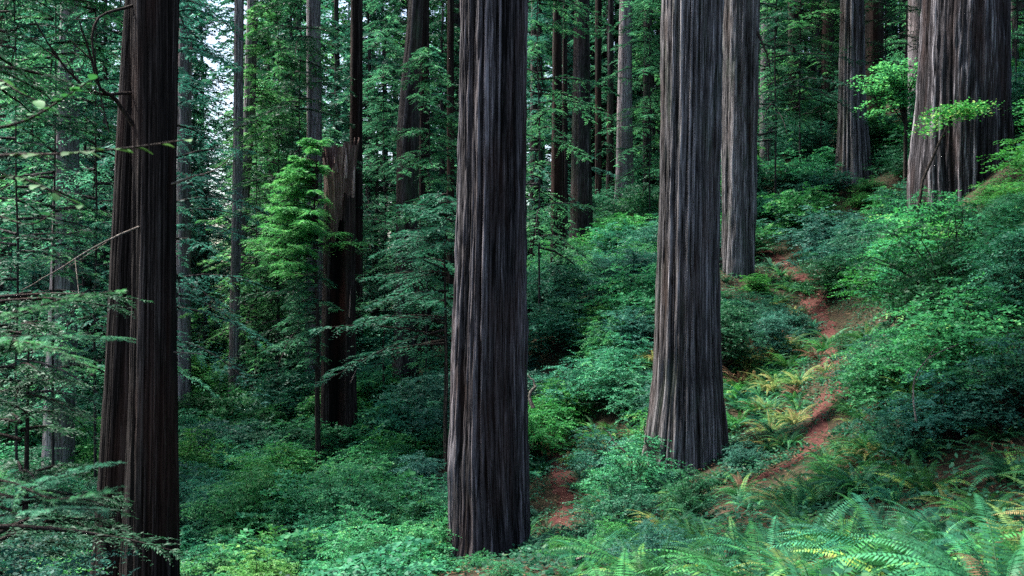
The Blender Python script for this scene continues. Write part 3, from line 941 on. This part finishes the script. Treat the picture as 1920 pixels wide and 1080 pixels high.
def put_shrub(kind, x, y, sc, mat, zs=1.0, sink=.1):
    z = gz(x, y) - sink
    root = bpy.data.objects.new('shrub', None)
    col.objects.link(root)
    root.location = (x, y, z)
    root.rotation_euler = (R(random.uniform(-6, 6)), R(random.uniform(-6, 6)), random.uniform(0, 6.28))
    root.scale = (sc, sc, sc * zs)
    f, s = SHR[kind]
    fo = link('foliage', f, root)
    fo.material_slots[0].link = 'OBJECT'
    fo.material_slots[0].material = M[mat]
    link('stems', s, root)
    H = 1.2 * sc * zs
    px, py = proj((x, y, z + H * .6))
    PLANTS.append((root, {'dark': 'dark green bush', 'blue': 'bluish green bush', 'emerald': 'bright emerald bush', 'lime': 'lime green bush', 'yellow': 'yellowing bush'}[mat], px, py, y, 'bush'))
    return root


def put_fern(v, x, y, sc, mat='fern', dead=0):
    z = gz(x, y) - .02
    root = link('sword_fern', FERN[v], None, (x, y, z), (R(random.uniform(-8, 8)), R(random.uniform(-8, 8)), random.uniform(0, 6.28)), sc)
    if mat != 'fern':
        root.material_slots[0].link = 'OBJECT'
        root.material_slots[0].material = M[mat]
    if dead:
        link('dead_fronds', DEADF[random.randint(0, 1)], root, rot=(0, 0, random.uniform(0, 6.28)))
    px, py = proj((x, y, z + .4 * sc))
    wd = {'fern': 'green sword fern', 'yellow': 'yellowing sword fern', 'emerald': 'bright green sword fern', 'brown': 'withered brown fern'}[mat]
    if dead and mat == 'fern':
        wd = 'fern with dead fronds'
    PLANTS.append((root, wd, px, py, y, 'fern'))
    return root


def near_trunk(x, y, m):
    return any((x - a_) ** 2 + (y - b_) ** 2 < (r_ + m) ** 2 for a_, b_, r_ in TRUNKS)


rnd = random.Random(5)
nf_ = 0
# ferns of the near slope, bottom right, and along the path
y = 5.6
while y < 23:
    step = .52 + .034 * y
    x = .02 * y - .4
    while x < .58 * y + 2.6:
        xx, yy = x + rnd.uniform(-.35, .35) * step, y + rnd.uniform(-.35, .35) * step
        z_ = gz(xx, yy)
        px, py = proj((xx, yy, z_))
        sc = rnd.uniform(.5, 1.0)
        if px > (1010 if yy < 17.5 else 1560) and trail_dist(xx, yy) > .62 and not near_trunk(xx, yy, .4) and not blocked(xx, yy, z_, .75 * sc, .55 * sc):
            mt = rnd.choices(['fern', 'emerald', 'yellow'], [8, 1.5, .4])[0]
            put_fern(rnd.randint(0, 3), xx, yy, sc, mt, dead=rnd.random() < .55)
            nf_ += 1
        x += step
    y += step
# yellowing ferns beside the path, past the striped redwood
for k_ in range(70):
    px, py = rnd.uniform(1366, 1548), rnd.uniform(650, 850)
    d = hit(px, py)
    if not d:
        continue
    p = at(px, py, d)
    if trail_dist(p[0], p[1]) < .85 or near_trunk(p[0], p[1], .3) or blocked(p[0], p[1], gz(p[0], p[1]), .6, .4):
        continue
    put_fern(rnd.randint(0, 3), p[0], p[1], rnd.uniform(.6, .95), rnd.choices(['yellow', 'emerald', 'brown', 'fern'], [6, 2, 1.3, 1])[0], 0)
# ferns between the bushes of the slope, thickest near the path
for k_ in range(230):
    px, py = rnd.uniform(985, 1640), rnd.uniform(470, 1010)
    d = hit(px, py, 14)
    if not d or d > 50:
        continue
    p = at(px, py, d)
    sc = rnd.uniform(.5, .95)
    if trail_dist(p[0], p[1]) < (.5 if d < 25.5 and px > 1200 else .25) or near_trunk(p[0], p[1], .25) or blocked(p[0], p[1], gz(p[0], p[1]), .6 * sc, .5 * sc, .5):
        continue
    put_fern(rnd.randint(0, 3), p[0], p[1], sc, rnd.choices(['fern', 'emerald', 'yellow', 'brown'], [6, 3, 1.2, .4])[0], 0)
    nf_ += 1
rnd4 = random.Random(12)
for k_ in range(150):          # small ferns crowding the edges of the path and the bare soil beside it
    px, py = (rnd4.uniform(1545, 1680), rnd4.uniform(730, 905)) if k_ % 3 == 0 else (rnd4.uniform(1480, 1640), rnd4.uniform(840, 940)) if k_ % 3 == 1 else (rnd4.uniform(1362, 1500), rnd4.uniform(620, 720))
    d = hit(px, py, 12)
    p = at(px, py, d)
    if trail_dist(p[0], p[1]) < .38 or near_trunk(p[0], p[1], .2) or blocked(p[0], p[1], gz(p[0], p[1]), .35, .25, .45):
        continue
    put_fern(rnd4.randint(0, 3), p[0], p[1], rnd4.uniform(.32, .62), rnd4.choices(['fern', 'emerald', 'yellow', 'brown'], [6, 3, 1.5, .5])[0], 0)
# plants leaning over the path and round the foot of the striped redwood
for px, py, sc, mt in [(1447, 506, .9, 'fern'), (1463, 520, .9, 'emerald'), (1480, 528, .9, 'fern'), (1497, 545, .9, 'fern'), (1512, 556, .8, 'emerald'), (1556, 648, .85, 'fern'), (1545, 660, .8, 'emerald'),
                       (1566, 680, .8, 'fern'), (1550, 700, .7, 'yellow'), (1570, 715, .7, 'fern'), (1543, 722, .6, 'emerald'), (1562, 740, .5, 'fern'), (1590, 770, .55, 'fern'), (1598, 800, .55, 'yellow'),
                       (1230, 935, .7, 'fern'), (1268, 930, .6, 'emerald'), (1310, 915, .6, 'fern'), (1190, 905, .6, 'yellow'), (1345, 905, .5, 'fern'), (1165, 885, .6, 'fern'), (1205, 960, .7, 'fern'), (1290, 945, .6, 'fern'),
                       (1130, 900, .6, 'fern'), (1100, 930, .6, 'emerald'), (1090, 900, .55, 'fern'), (1420, 545, .8, 'fern'), (1440, 560, .8, 'emerald'), (1465, 570, .8, 'fern'), (1490, 590, .7, 'yellow')]:
    d = hit(px, py, 12)
    p = at(px, py, d)
    put_fern(rnd4.randint(0, 3), p[0], p[1], sc, mt, 0)
rnd2 = random.Random(8)
# shrubs over the whole slope
y = 9.0
ns_ = 0
while y < 74:
    step = 1.15 + .034 * y
    x = -.58 * y - 2.5
    while x < .58 * y + 3.0:
        xx, yy = x + rnd2.uniform(-.4, .4) * step, y + rnd2.uniform(-.4, .4) * step
        x += step
        z_ = gz(xx, yy)
        px, py = proj((xx, yy, z_))
        if px > 1000 and ((py > 900 and yy < 17) or (py > 800 and px > 1560 and yy < 21)):      # the ferns' ground
            if rnd2.random() > .1:
                continue
        if px > 1535 and (yy < 13 or py > 815) and yy < 17.5:      # ferns only here
            continue
        if trail_dist(xx, yy) < (.7 if yy < 25.5 and px > 1200 else .3) or near_trunk(xx, yy, .35):
            continue
        if 1365 < px < 1560 and 690 < py < 860:
            continue
        if py > 1300 or px < -320 or px > 2240:
            continue
        # leaf tone by place: openly lit and shaded zones put into the colour
        if 330 < px < 870 and yy < 27 and px > 330:
            mt = rnd2.choices(['emerald', 'lime', 'blue', 'dark'], [7, 1.2, .3, 1])[0]
            kd = rnd2.choice(['broad0', 'broad1', 'fine0', 'fine1'])
            sc = rnd2.uniform(.75, 1.1)
        elif px < 330 and yy < 27:
            mt = rnd2.choices(['blue', 'dark', 'emerald'], [1, 6, 1])[0]
            kd = rnd2.choice(['fine0', 'fine2', 'fine3'])
            sc = rnd2.uniform(.9, 1.3)
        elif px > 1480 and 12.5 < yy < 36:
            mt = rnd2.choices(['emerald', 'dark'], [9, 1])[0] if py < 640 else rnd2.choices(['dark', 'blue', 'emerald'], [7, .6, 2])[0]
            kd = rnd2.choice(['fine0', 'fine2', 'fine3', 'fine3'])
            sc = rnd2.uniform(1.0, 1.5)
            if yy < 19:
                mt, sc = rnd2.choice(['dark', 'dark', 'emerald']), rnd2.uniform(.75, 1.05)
        elif 1000 < px < 1230 and yy < 36:
            mt = rnd2.choices(['emerald', 'blue', 'dark'], [7, .7, 2])[0]
            kd = rnd2.choice(['fine0', 'fine1', 'fine3'])
            sc = rnd2.uniform(.8, 1.25)
        else:
            mt = rnd2.choices(['dark', 'blue', 'emerald'], [2, 1, 6] if px < 900 else [4, 3, 4])[0]
            kd = rnd2.choice(['fine0', 'fine2', 'fine3']) if yy < 34 else rnd2.choice(['far0', 'far1'])
            sc = rnd2.uniform(.8, 1.3)
        w_ = {'f': 1.2, 'b': 1.1}[kd[0]] * sc * (1.6 if kd.startswith('far') else 1)
        h_ = 2.0 * sc * (1.35 if kd.startswith('far') else 1)
        if blocked(xx, yy, z_, w_, h_):
            sc *= .5
            if blocked(xx, yy, z_, w_ * .5, h_ * .5):
                sc *= .6
                if blocked(xx, yy, z_, w_ * .3, h_ * .3, .5):
                    continue
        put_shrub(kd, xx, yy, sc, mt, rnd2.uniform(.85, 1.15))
        ns_ += 1
    y += step * .9
for px, py, kd, mt, sc in [(1640, 300, 'far0', 'dark', .5), (1670, 310, 'far1', 'emerald', .5), (1655, 285, 'far0', 'dark', .6), (1540, 330, 'far0', 'dark', .7), (1500, 360, 'far1', 'dark', .7), (1700, 330, 'far1', 'emerald', .5),
                           (1470, 400, 'far0', 'dark', .6), (1130, 640, 'fine0', 'emerald', 1.0), (1180, 660, 'fine3', 'dark', 1.0), (1100, 600, 'fine0', 'blue', 1.0), (1060, 640, 'fine2', 'emerald', .9), (1010, 590, 'fine0', 'dark', .9),
                           (1150, 760, 'fine3', 'emerald', 1.1), (1085, 770, 'fine3', 'emerald', 1.1), (1200, 780, 'fine0', 'emerald', .9), (1395, 600, 'fine0', 'emerald', .8),
                           (400, 985, 'fine1', 'emerald', 1.15), (470, 1010, 'fine3', 'emerald', 1.1), (560, 1000, 'broad1', 'emerald', 1.2), (640, 1015, 'fine3', 'emerald', 1.1), (710, 990, 'broad1', 'emerald', 1.2),
                           (790, 1020, 'fine0', 'emerald', 1.1), (520, 950, 'fine3', 'emerald', 1.2), (680, 950, 'fine3', 'emerald', 1.1), (430, 930, 'fine3', 'emerald', 1.2), (1790, 835, 'fine0', 'dark', .8), (1880, 850, 'fine2', 'dark', .8), (1700, 850, 'fine0', 'dark', .7)]:
    d = hit(px, py, 14)
    if d:
        p = at(px, py, d)
        put_shrub(kd, p[0], p[1], sc, mt)
print('ferns', nf_, 'shrubs', ns_)

# ------------------------------------------------------------------ the stand of conifers behind
STAND = []
rnd3 = random.Random(9)
spots = [(15, 38, 3), (70, 44, 1), (160, 46, 3), (195, 52, 1), (40, 56, 0), (385, 50, 5), (390, 64, 1), (505, 50, 1), (545, 60, 0), (520, 44, 5), (705, 50, 3), (10, 50, 0), (130, 56, 2), (170, 68, 2),
         (720, 62, 2), (800, 54, 1), (690, 56, 1), (830, 62, 0), (500, 68, 2), (1008, 68, 1), (1130, 88, 2), (1205, 80, 1), (1240, 74, 0), (1010, 88, 4), (560, 70, 2), (630, 62, 2), (615, 52, 3),
         (1440, 64, 5), (1465, 68, 3), (1512, 76, 1), (1548, 80, 3), (1640, 74, 3), (1700, 66, 5), (1905, 54, 3), (1320, 80, 1), (1340, 64, 3), (1900, 76, 0), (290, 62, 1), (250, 52, 3), (110, 62, 2),
         (770, 70, 2), (1090, 80, 2), (1180, 76, 3), (1225, 66, 3), (1490, 86, 2), (1600, 88, 2), (1440, 88, 2), (350, 76, 2), (230, 74, 2), (60, 72, 2), (448, 92, 4), (378, 98, 6)]
for k_ in range(84):
    d = rnd3.uniform(74, 132)
    px = -80 + (k_ * 0.6180339 % 1) * 2080
    if abs(px - 413) < 26:
        continue
    spots.append((px, d, rnd3.choice([2, 4, 4, 6, 6]) if d > 80 else rnd3.choice([1, 2, 2, 6])))
for px, d in [(30, 27), (100, 30), (178, 31), (60, 38), (340, 52), (520, 47), (722, 48), (1010, 40), (1140, 66),
              (1218, 53), (1012, 56), (1455, 50), (1500, 54), (1540, 56), (1660, 54), (1440, 56), (1905, 44), (560, 42), (330, 40), (480, 44)]:
    spots.append((px, d, rnd3.choice([7, 8, 8]) if px < 900 else rnd3.choice([8, 9])))
spots.append((800, 39.5, 9))
for px, d, v in spots:
    x = (px - 960) / F * d
    if near_trunk(x, d, .6):
        x += .9
    cg, cw, H = VAR[v]
    s_ = rnd3.uniform(.85, 1.2)
    t = tree_from('hemlock_tree', cg, cw, (x, d, gz(x, d) - .2), '', fm='conifer', rz=rnd3.uniform(0, 6.28), sc=(s_, s_, s_ * rnd3.uniform(.95, 1.15)))
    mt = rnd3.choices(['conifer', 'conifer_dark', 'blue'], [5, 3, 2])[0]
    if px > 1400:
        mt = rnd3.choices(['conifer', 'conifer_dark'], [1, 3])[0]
    c = next(q for q in t.children if q.name.startswith('crown'))
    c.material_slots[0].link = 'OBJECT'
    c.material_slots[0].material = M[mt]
    STAND.append((t, {'conifer': 'green', 'conifer_dark': 'dark green', 'blue': 'bluish'}[mt], px, d, H))

# small maple on the bank
b = at(1697, 335, 44)
g, w = Geo(), Geo()
r_ = np.random.default_rng(640)
zt = (335 - 130) / F * 44
w.tube(np.stack([[0, 0, -.4], [.03, 0, zt * .5], [-.05, 0, zt * .8], [-.2, 0, zt]]), [.09, .08, .06, .03], 7)
for q_ in range(46):
    e = at(r_.uniform(1588, 1740), 0, 44)[0] - b[0]
    h = zt * r_.uniform(.62, 1.12) * (1 - .06 * abs(e))
    tip_ = np.array([e, r_.normal(0, .9), h])
    st_ = np.array([-.05, 0, zt * r_.uniform(.5, .85)])
    Pp = np.stack([st_ + (tip_ - st_) * k_ + np.array([0, 0, .25 * math.sin(k_ * 3.14)]) for k_ in np.linspace(0, 1, 6)])
    w.tube(Pp, np.linspace(.025, .008, 6), 4)
    n = 70
    t_ = r_.uniform(.45, 1.05, n)
    C = np.stack([np.interp(t_, np.linspace(0, 1, 6), Pp[:, c]) for c in range(3)], -1) + r_.normal(0, .16, (n, 3)) * np.array([1, 1, .35])
    g.leaves(C, r_.normal(0, 1, (n, 3)) * np.array([1, 1, .3]), np.array([0, 0, 1.0]) + r_.normal(0, .35, (n, 3)), .15 * r_.uniform(.7, 1.2, n), .10, r_.random(n))
tree_from('small_maple', g, w, b, 'small slender maple spreading flat leafy boughs beside the broad shaggy redwood', fm='lime')
# leafy bough before the broad redwood
b = at(1700, 420, 33)
b[2] = gz(b[0], 33)
g, w = Geo(), Geo()
top = at(1800, 185, 33) - b
w.tube(np.stack([[0, 0, -.3], top * np.array([.3, 0, .55]), top * np.array([.75, 0, .85]), top]), [.06, .05, .035, .012], 7)
for q_ in range(30):
    c0 = np.array([r_.uniform(.55, 2.5), r_.normal(0, .5), 0])
    c0[2] = (540 - (240 - (c0[0] - .5) * 24)) / F * 33 - b[2] + r_.normal(0, .14)
    n = 60
    C = c0 + r_.normal(0, .3, (n, 3)) * np.array([1, 1, .3])
    g.leaves(C, r_.normal(0, 1, (n, 3)) * np.array([1, 1, .3]), np.array([0, 0, 1.0]) + r_.normal(0, .35, (n, 3)), .11 * r_.uniform(.7, 1.2, n), .07, r_.random(n))
tree_from('maple_sapling', g, w, b, 'leaning sapling with one green bough across the foot of the broad shaggy redwood', fm='emerald')

# ------------------------------------------------------------------ ground cover and litter
r_ = np.random.default_rng(800)
g = Geo()
yy = 6 + 34 * r_.random(12000) ** 1.0
xx = (r_.random(12000) * 2 - 1) * (.6 * yy + 1)
td = np.sqrt(((xx[:, None] - TC[None, ::6, 0]) ** 2 + (yy[:, None] - TC[None, ::6, 1]) ** 2)).min(1)
ok = td > .55 + r_.normal(0, .12, len(td))
xx, yy = xx[ok], yy[ok]
zz = ground(xx, yy)
n = len(xx)
az = r_.random(n) * 6.283
C = np.stack([xx, yy, zz + r_.uniform(.03, .22, n)], -1)
g.leaves(C, np.stack([np.cos(az), np.sin(az), r_.normal(0, .3, n)], -1), np.array([0, 0, 1.0]) + r_.normal(0, .4, (n, 3)), .05 + .05 * r_.random(n), .045 + .035 * r_.random(n), r_.random(n))
for lo, hi, n in ((6, 20, 14000), (20, 52, 150000)):
    yy = lo + (hi - lo) * r_.random(n) ** 1.1
    xx = np.where(r_.random(n) < .75, r_.uniform(0, .58, n) * yy, (r_.random(n) * 2 - 1) * (.55 * yy + 1))
    td = np.sqrt(((xx[:, None] - TC[None, ::6, 0]) ** 2 + (yy[:, None] - TC[None, ::6, 1]) ** 2)).min(1)
    clump = vnoise(xx * .5 % (2 * np.pi), yy * .7, 9, yy * .7 + 2, 71) > .27
    ok = (td > .5 + r_.normal(0, .12, n)) & clump
    xx, yy = xx[ok], yy[ok]
    n = len(xx)
    az = r_.random(n) * 6.283
    hgt = .05 + .38 * r_.random(n) * vnoise(xx * .9 % (2 * np.pi), yy, 15, yy * 1.3 + 2, 72)
    C = np.stack([xx, yy, ground(xx, yy) + hgt], -1)
    g.leaves(C, np.stack([np.cos(az), np.sin(az), r_.normal(0, .3, n)], -1), np.array([0, 0, 1.0]) + r_.normal(0, .4, (n, 3)), .06 + .06 * r_.random(n), .04 + .035 * r_.random(n), r_.random(n))
o = link('ground_cover', g.build('ground_cover', M['dark']))
o['kind'] = 'stuff'
o['label'] = 'low green leaves covering the forest floor'
o['category'] = 'ground cover'
g = Geo()
n = 26000
yy = 6 + 40 * r_.random(n) ** 1.3
xx = (r_.random(n) * 2 - 1) * (.6 * yy + 1)
k_ = r_.integers(0, 260, 9000)
xx[:9000] = TC[k_, 0] + r_.normal(0, .55, 9000)
yy[:9000] = TC[k_, 1] + r_.normal(0, .55, 9000)
C = np.stack([xx, yy, ground(xx, yy) + .06 + .03 * r_.random(n)], -1)
az = r_.random(n) * 6.283
g.leaves(C, np.stack([np.cos(az), np.sin(az), r_.normal(0, .15, n)], -1), np.array([0, 0, 1.0]) + r_.normal(0, .3, (n, 3)), .05 + .09 * r_.random(n), .012 + .02 * r_.random(n), r_.random(n))
o = link('fallen_leaves', g.build('fallen_leaves', M['brown']))
o['kind'] = 'stuff'
o['label'] = 'brown fallen needles and leaves on the forest floor'
o['category'] = 'leaf litter'

# fallen and bare wood
def loose(name, pts, r0, label, cat='branch', mat='deadwood', side=0, seed=0):
    P = np.array([at(*p) for p in pts])
    b_ = P[0].copy()
    o = link(name, dead_branch(P - b_, r0, mat, side=side, seed=seed), None, b_)
    o.data.name = name
    return tag(o, label, cat)


loose('fallen_branch', [(1200, 868, 23.4), (1175, 850, 23.5), (1150, 825, 23.6), (1130, 800, 23.7)], .035, 'bleached forked branch lying in bushes by the foot of the grey striped redwood', side=3, seed=1)
loose('broken_stake', [(1218, 878, 23.0), (1214, 848, 23.1), (1208, 800, 23.2)], .05, 'pale splintered stub standing against the foot of the grey striped redwood', 'wood stub', seed=2)
loose('bare_stem', [(1718, 790, 12.5), (1712, 740, 12.6), (1716, 705, 12.7), (1738, 675, 12.8), (1775, 655, 12.9), (1800, 645, 13.0)], .013, 'bare arched pale stem among the dark bushes of the bank', 'stem', side=2, seed=3)
loose('dead_stub', [(1000, 765, 24.5), (992, 740, 24.6), (1004, 722, 24.7), (990, 705, 24.8)], .06, 'gnarled pale dead stub at the right side of the fluted redwood', 'wood stub', side=1, seed=4)
loose('bare_stem', [(838, 885, 27.0), (836, 800, 27.0), (839, 700, 27.0), (836, 610, 27.0)], .045, 'thin dark straight stem beside the left edge of the fluted redwood', 'stem', mat='twig', seed=5)
loose('fallen_branch', [(1655, 1010, 8.6), (1690, 1040, 8.3), (1740, 1075, 8.0)], .014, 'reddish dead branch lying between the lowest ferns', side=2, seed=6, mat='deadwood')
for k_, (pts, lb) in enumerate([
        ([(1080, 1050, 12.5), (1130, 1030, 12.7), (1190, 1035, 12.6)], 'dead twig on the ground among the ferns nearest the fluted redwood'),
        ([(1400, 930, 16.5), (1440, 915, 16.7), (1490, 925, 16.6)], 'dead twig lying across the ferns below the end of the path bend'),
        ([(1600, 880, 16.5), (1650, 872, 16.6), (1720, 890, 16.4), (1760, 880, 16.3)], 'long dead twig lying under the bushes of the bank above the ferns'),
        ([(1330, 1060, 9.6), (1370, 1040, 9.7), (1440, 1020, 9.9)], 'straight dead twig sticking up between the lowest ferns'),
        ([(1850, 770, 14.5), (1855, 800, 14.4), (1835, 830, 14.3)], 'reddish broken stub under the dark bushes of the bank')]):
    loose('fallen_branch', pts, .02, lb, side=2, seed=20 + k_)
loose('bare_stem', [(720, 760, 40), (719, 690, 40), (721, 600, 40)], .06, 'dark thin stem between the burnt snag and the mottled brown trunk', 'stem', mat='twig', seed=8)

HIDDEN = (1, 8, 16, 17, 25, 34, 35, 43, 49, 93, 123, 126, 137, 138, 139, 143, 144, 145, 151, 152, 156, 158, 160, 163, 165, 166, 171, 182, 191, 202,
          208, 212, 214, 215, 216, 218, 220, 222, 223, 224, 225, 226, 227, 228, 230, 231, 232, 233, 237, 239, 241, 243, 244, 245, 247, 250, 253, 254,
          255, 256, 257, 260, 261, 262, 264, 265, 266, 267, 268, 269, 270, 273, 274, 277, 278, 279, 280, 290, 291, 292, 293, 300, 301, 302, 303, 304,
          306, 308, 309, 312, 316, 317, 321, 322, 323, 324, 327, 329, 330, 332, 333, 334, 338, 340, 345, 346, 347, 348, 349, 352, 355, 358, 359, 361,
          362, 363, 365, 366, 368, 370, 371, 374, 375, 378, 381, 383, 384, 387, 388, 391, 392, 393, 395, 399, 400, 401, 405, 406, 407, 409, 410, 411,
          412, 417, 419, 420, 421, 423, 424, 428, 429, 431, 432, 434, 435, 437, 438, 441, 443, 445, 448, 450, 451, 453, 454, 456, 457, 460, 461, 465,
          468, 470, 473, 474, 476, 477, 479, 481, 482, 484, 485, 486, 487, 488, 489, 490, 491, 494, 496, 498, 499, 501, 504, 509, 511, 512, 513, 514,
          516, 520, 521, 522, 524, 526, 529, 530, 531, 532, 533, 534, 537, 552, 557, 558, 560, 562, 563, 570, 571, 572, 574, 576, 577, 581, 582, 585,
          592, 593, 609, 616, 624, 625, 627, 637, 660, 677, 695, 700, 712, 722, 724, 728, 774, 798, 815, 834, 835, 836, 846, 858, 862, 871, 878, 882,
          883, 885, 887, 889, 893, 905, 906, 907, 908, 909, 912, 913, 914, 915, 916, 924, 926, 927, 928, 929, 930, 931, 932, 934, 935, 936, 937, 938,
          946, 948, 949, 950, 951, 952, 953, 954, 955, 956, 957, 958, 959, 960, 961, 969, 971, 972, 973, 974, 975, 976, 977, 978, 979, 980, 981, 982,
          983, 984, 985, 991, 992, 993, 994, 995, 996, 997, 998, 999, 1000, 1001, 1002, 1003, 1004, 1005, 1006, 1007, 1009, 1011, 1014, 1015, 1016,
          1017, 1018, 1019, 1020, 1021, 1022, 1023, 1024, 1025, 1026, 1027, 1028, 1029, 1030, 1031, 1032, 1033, 1036, 1037, 1039, 1041, 1042, 1043,
          1044, 1045, 1046, 1047, 1048, 1049, 1050, 1051, 1052, 1053, 1054, 1055, 1056, 1057, 1061, 1062, 1063, 1065, 1066, 1067, 1068, 1069)
for k_ in HIDDEN:             # bushes that nothing in the picture shows
    for q_ in list(PLANTS[k_][0].children):
        bpy.data.objects.remove(q_)
    bpy.data.objects.remove(PLANTS[k_][0])
PLANTS = [p_ for k_, p_ in enumerate(PLANTS) if k_ not in set(HIDDEN)]

# ------------------------------------------------------------------ labels of the plants
LM = [('the dark twin redwoods', 262, 18, 60), ('the burnt snag', 636, 36, 40), ('the fluted redwood', 925, 22, 70), ('the grey striped redwood', 1290, 24, 65),
      ('the bluish grey redwood', 1385, 42, 35), ('the slim grey redwood', 1597, 52, 32), ('the broad shaggy redwood', 1805, 36, 85), ('the crossing thin trunks', 448, 64, 25),
      ('the mottled brown trunk', 762, 52, 24), ('the black slender trunk', 1045, 46, 16), ('the pale pinkish trunk', 115, 45, 30), ('the path bend', 1520, 22, 45)]
ORD = ['', 'second ', 'third ', 'fourth ', 'fifth ', 'sixth ', 'seventh ', 'eighth ', 'ninth ', 'tenth ', 'eleventh ', 'twelfth ', 'thirteenth ', 'fourteenth ', 'fifteenth ', 'sixteenth ',
       'seventeenth ', 'eighteenth ', 'nineteenth ', 'twentieth ']
for tens, tie in (('twenty', 'thirtieth '), ('thirty', 'fortieth '), ('forty', 'fiftieth '), ('fifty', 'sixtieth '), ('sixty', 'seventieth ')):
    ORD += [tens + '-' + w_ for w_ in ('first ', 'second ', 'third ', 'fourth ', 'fifth ', 'sixth ', 'seventh ', 'eighth ', 'ninth ')] + [tie]


def label_all(items, cat):
    """items: (object, look, px, py, depth). Names each by its look, the nearest landmark, the side, and its turn going away from it"""
    bins = {}
    for it in items:
        o_, look, px, py, d = it
        best = min(LM, key=lambda l: abs(px - l[1]) / 1920 * 2.2 + abs(math.log(d / l[2])) * .45)
        dx = px - best[1]
        if abs(dx) < best[3]:
            side = 'before' if d < best[2] else 'behind'
            dist = abs(d - best[2])
        else:
            side = 'left of' if dx < 0 else 'right of'
            near = 'nearer' if d < best[2] * .8 else ('farther' if d > best[2] * 1.25 else 'level')
            side = {'nearer': 'in front and ', 'farther': 'behind and ', 'level': ''}[near] + side
            dist = abs(dx) / 100 + abs(d - best[2]) / 10
        bins.setdefault((look, best[0], side), []).append((dist, it))
    for (look, lm, side), lst in bins.items():
        lst.sort(key=lambda q: q[0])
        for k, (_, it) in enumerate(lst):
            o_ = ORD[k] if k < len(ORD) else 'far '
            lead = 'nearest ' if k == 0 and len(lst) > 1 else o_
            if len(lst) == 1:
                lead = ''
            tail = ', going outward' if k else ''
            it[0]['label'] = (lead + look + ' ' + side + ' ' + lm + tail)
            it[0]['category'] = cat


label_all([(o_, l, px, py, d) for o_, l, px, py, d, c in PLANTS if c == 'fern'], 'fern')
label_all([(o_, l, px, py, d) for o_, l, px, py, d, c in PLANTS if c == 'bush'], 'bush')
for o_, l, px, py, d, c in PLANTS:
    o_['group'] = 'ferns of the forest floor' if c == 'fern' else 'bushes of the undergrowth'
label_all([(t, ('tall ' if H > 16 else 'low ') + l + ' hemlock', px, 0, d) for t, l, px, d, H in STAND], 'tree')
for t, l, px, d, H in STAND:
    t['group'] = 'hemlocks standing behind the redwoods'

# ------------------------------------------------------------------ light, sky, camera
w = bpy.data.worlds.new('World')
scn.world = w
w.use_nodes = True
nt = w.node_tree
nt.nodes.clear()
sky = nt.nodes.new('ShaderNodeTexSky')
sky.sky_type = 'NISHITA'
sky.sun_disc = False
SUN_EL, SUN_AZ = 58.0, -65.0        # azimuth from +Y towards +X
sky.sun_elevation = R(SUN_EL)
sky.sun_rotation = R(SUN_AZ)
sky.air_density = 1.0
sky.dust_density = 3.0
sky.ozone_density = 1.0
bg = nt.nodes.new('ShaderNodeBackground')
bg.inputs['Strength'].default_value = .06
ow = nt.nodes.new('ShaderNodeOutputWorld')
nt.links.new(sky.outputs[0], bg.inputs['Color'])
nt.links.new(bg.outputs[0], ow.inputs['Surface'])

sd = bpy.data.lights.new('sun', 'SUN')
sd.energy = 2.7
sd.angle = R(10)
sd.color = (1, .97, .92)
so = bpy.data.objects.new('sun', sd)
col.objects.link(so)
dv = Vector((math.sin(R(SUN_AZ)) * math.cos(R(SUN_EL)), math.cos(R(SUN_AZ)) * math.cos(R(SUN_EL)), math.sin(R(SUN_EL))))
so.rotation_euler = dv.to_track_quat('Z', 'Y').to_euler()

cd = bpy.data.cameras.new('camera')
cd.lens = 35.0
cd.sensor_width = 36.0
cd.clip_start = .1
cd.clip_end = 4000
cd.dof.use_dof = True
cd.dof.focus_distance = 22
cd.dof.aperture_fstop = 4.0
co = bpy.data.objects.new('camera', cd)
col.objects.link(co)
co.location = (0, 0, 0)
co.rotation_euler = (R(90), 0, 0)
scn.camera = co

scn.render.engine = 'CYCLES'
scn.view_settings.view_transform = 'Standard'
scn.view_settings.look = 'None'
scn.view_settings.exposure = 2.85
scn.view_settings.gamma = 1
c = scn.cycles
c.max_bounces = 6
c.diffuse_bounces = 3
c.glossy_bounces = 2
c.transmission_bounces = 4
c.use_denoising = False
c.sample_clamp_indirect = 2.0
c.sample_clamp_direct = 6.0
c.filter_width = 1.5
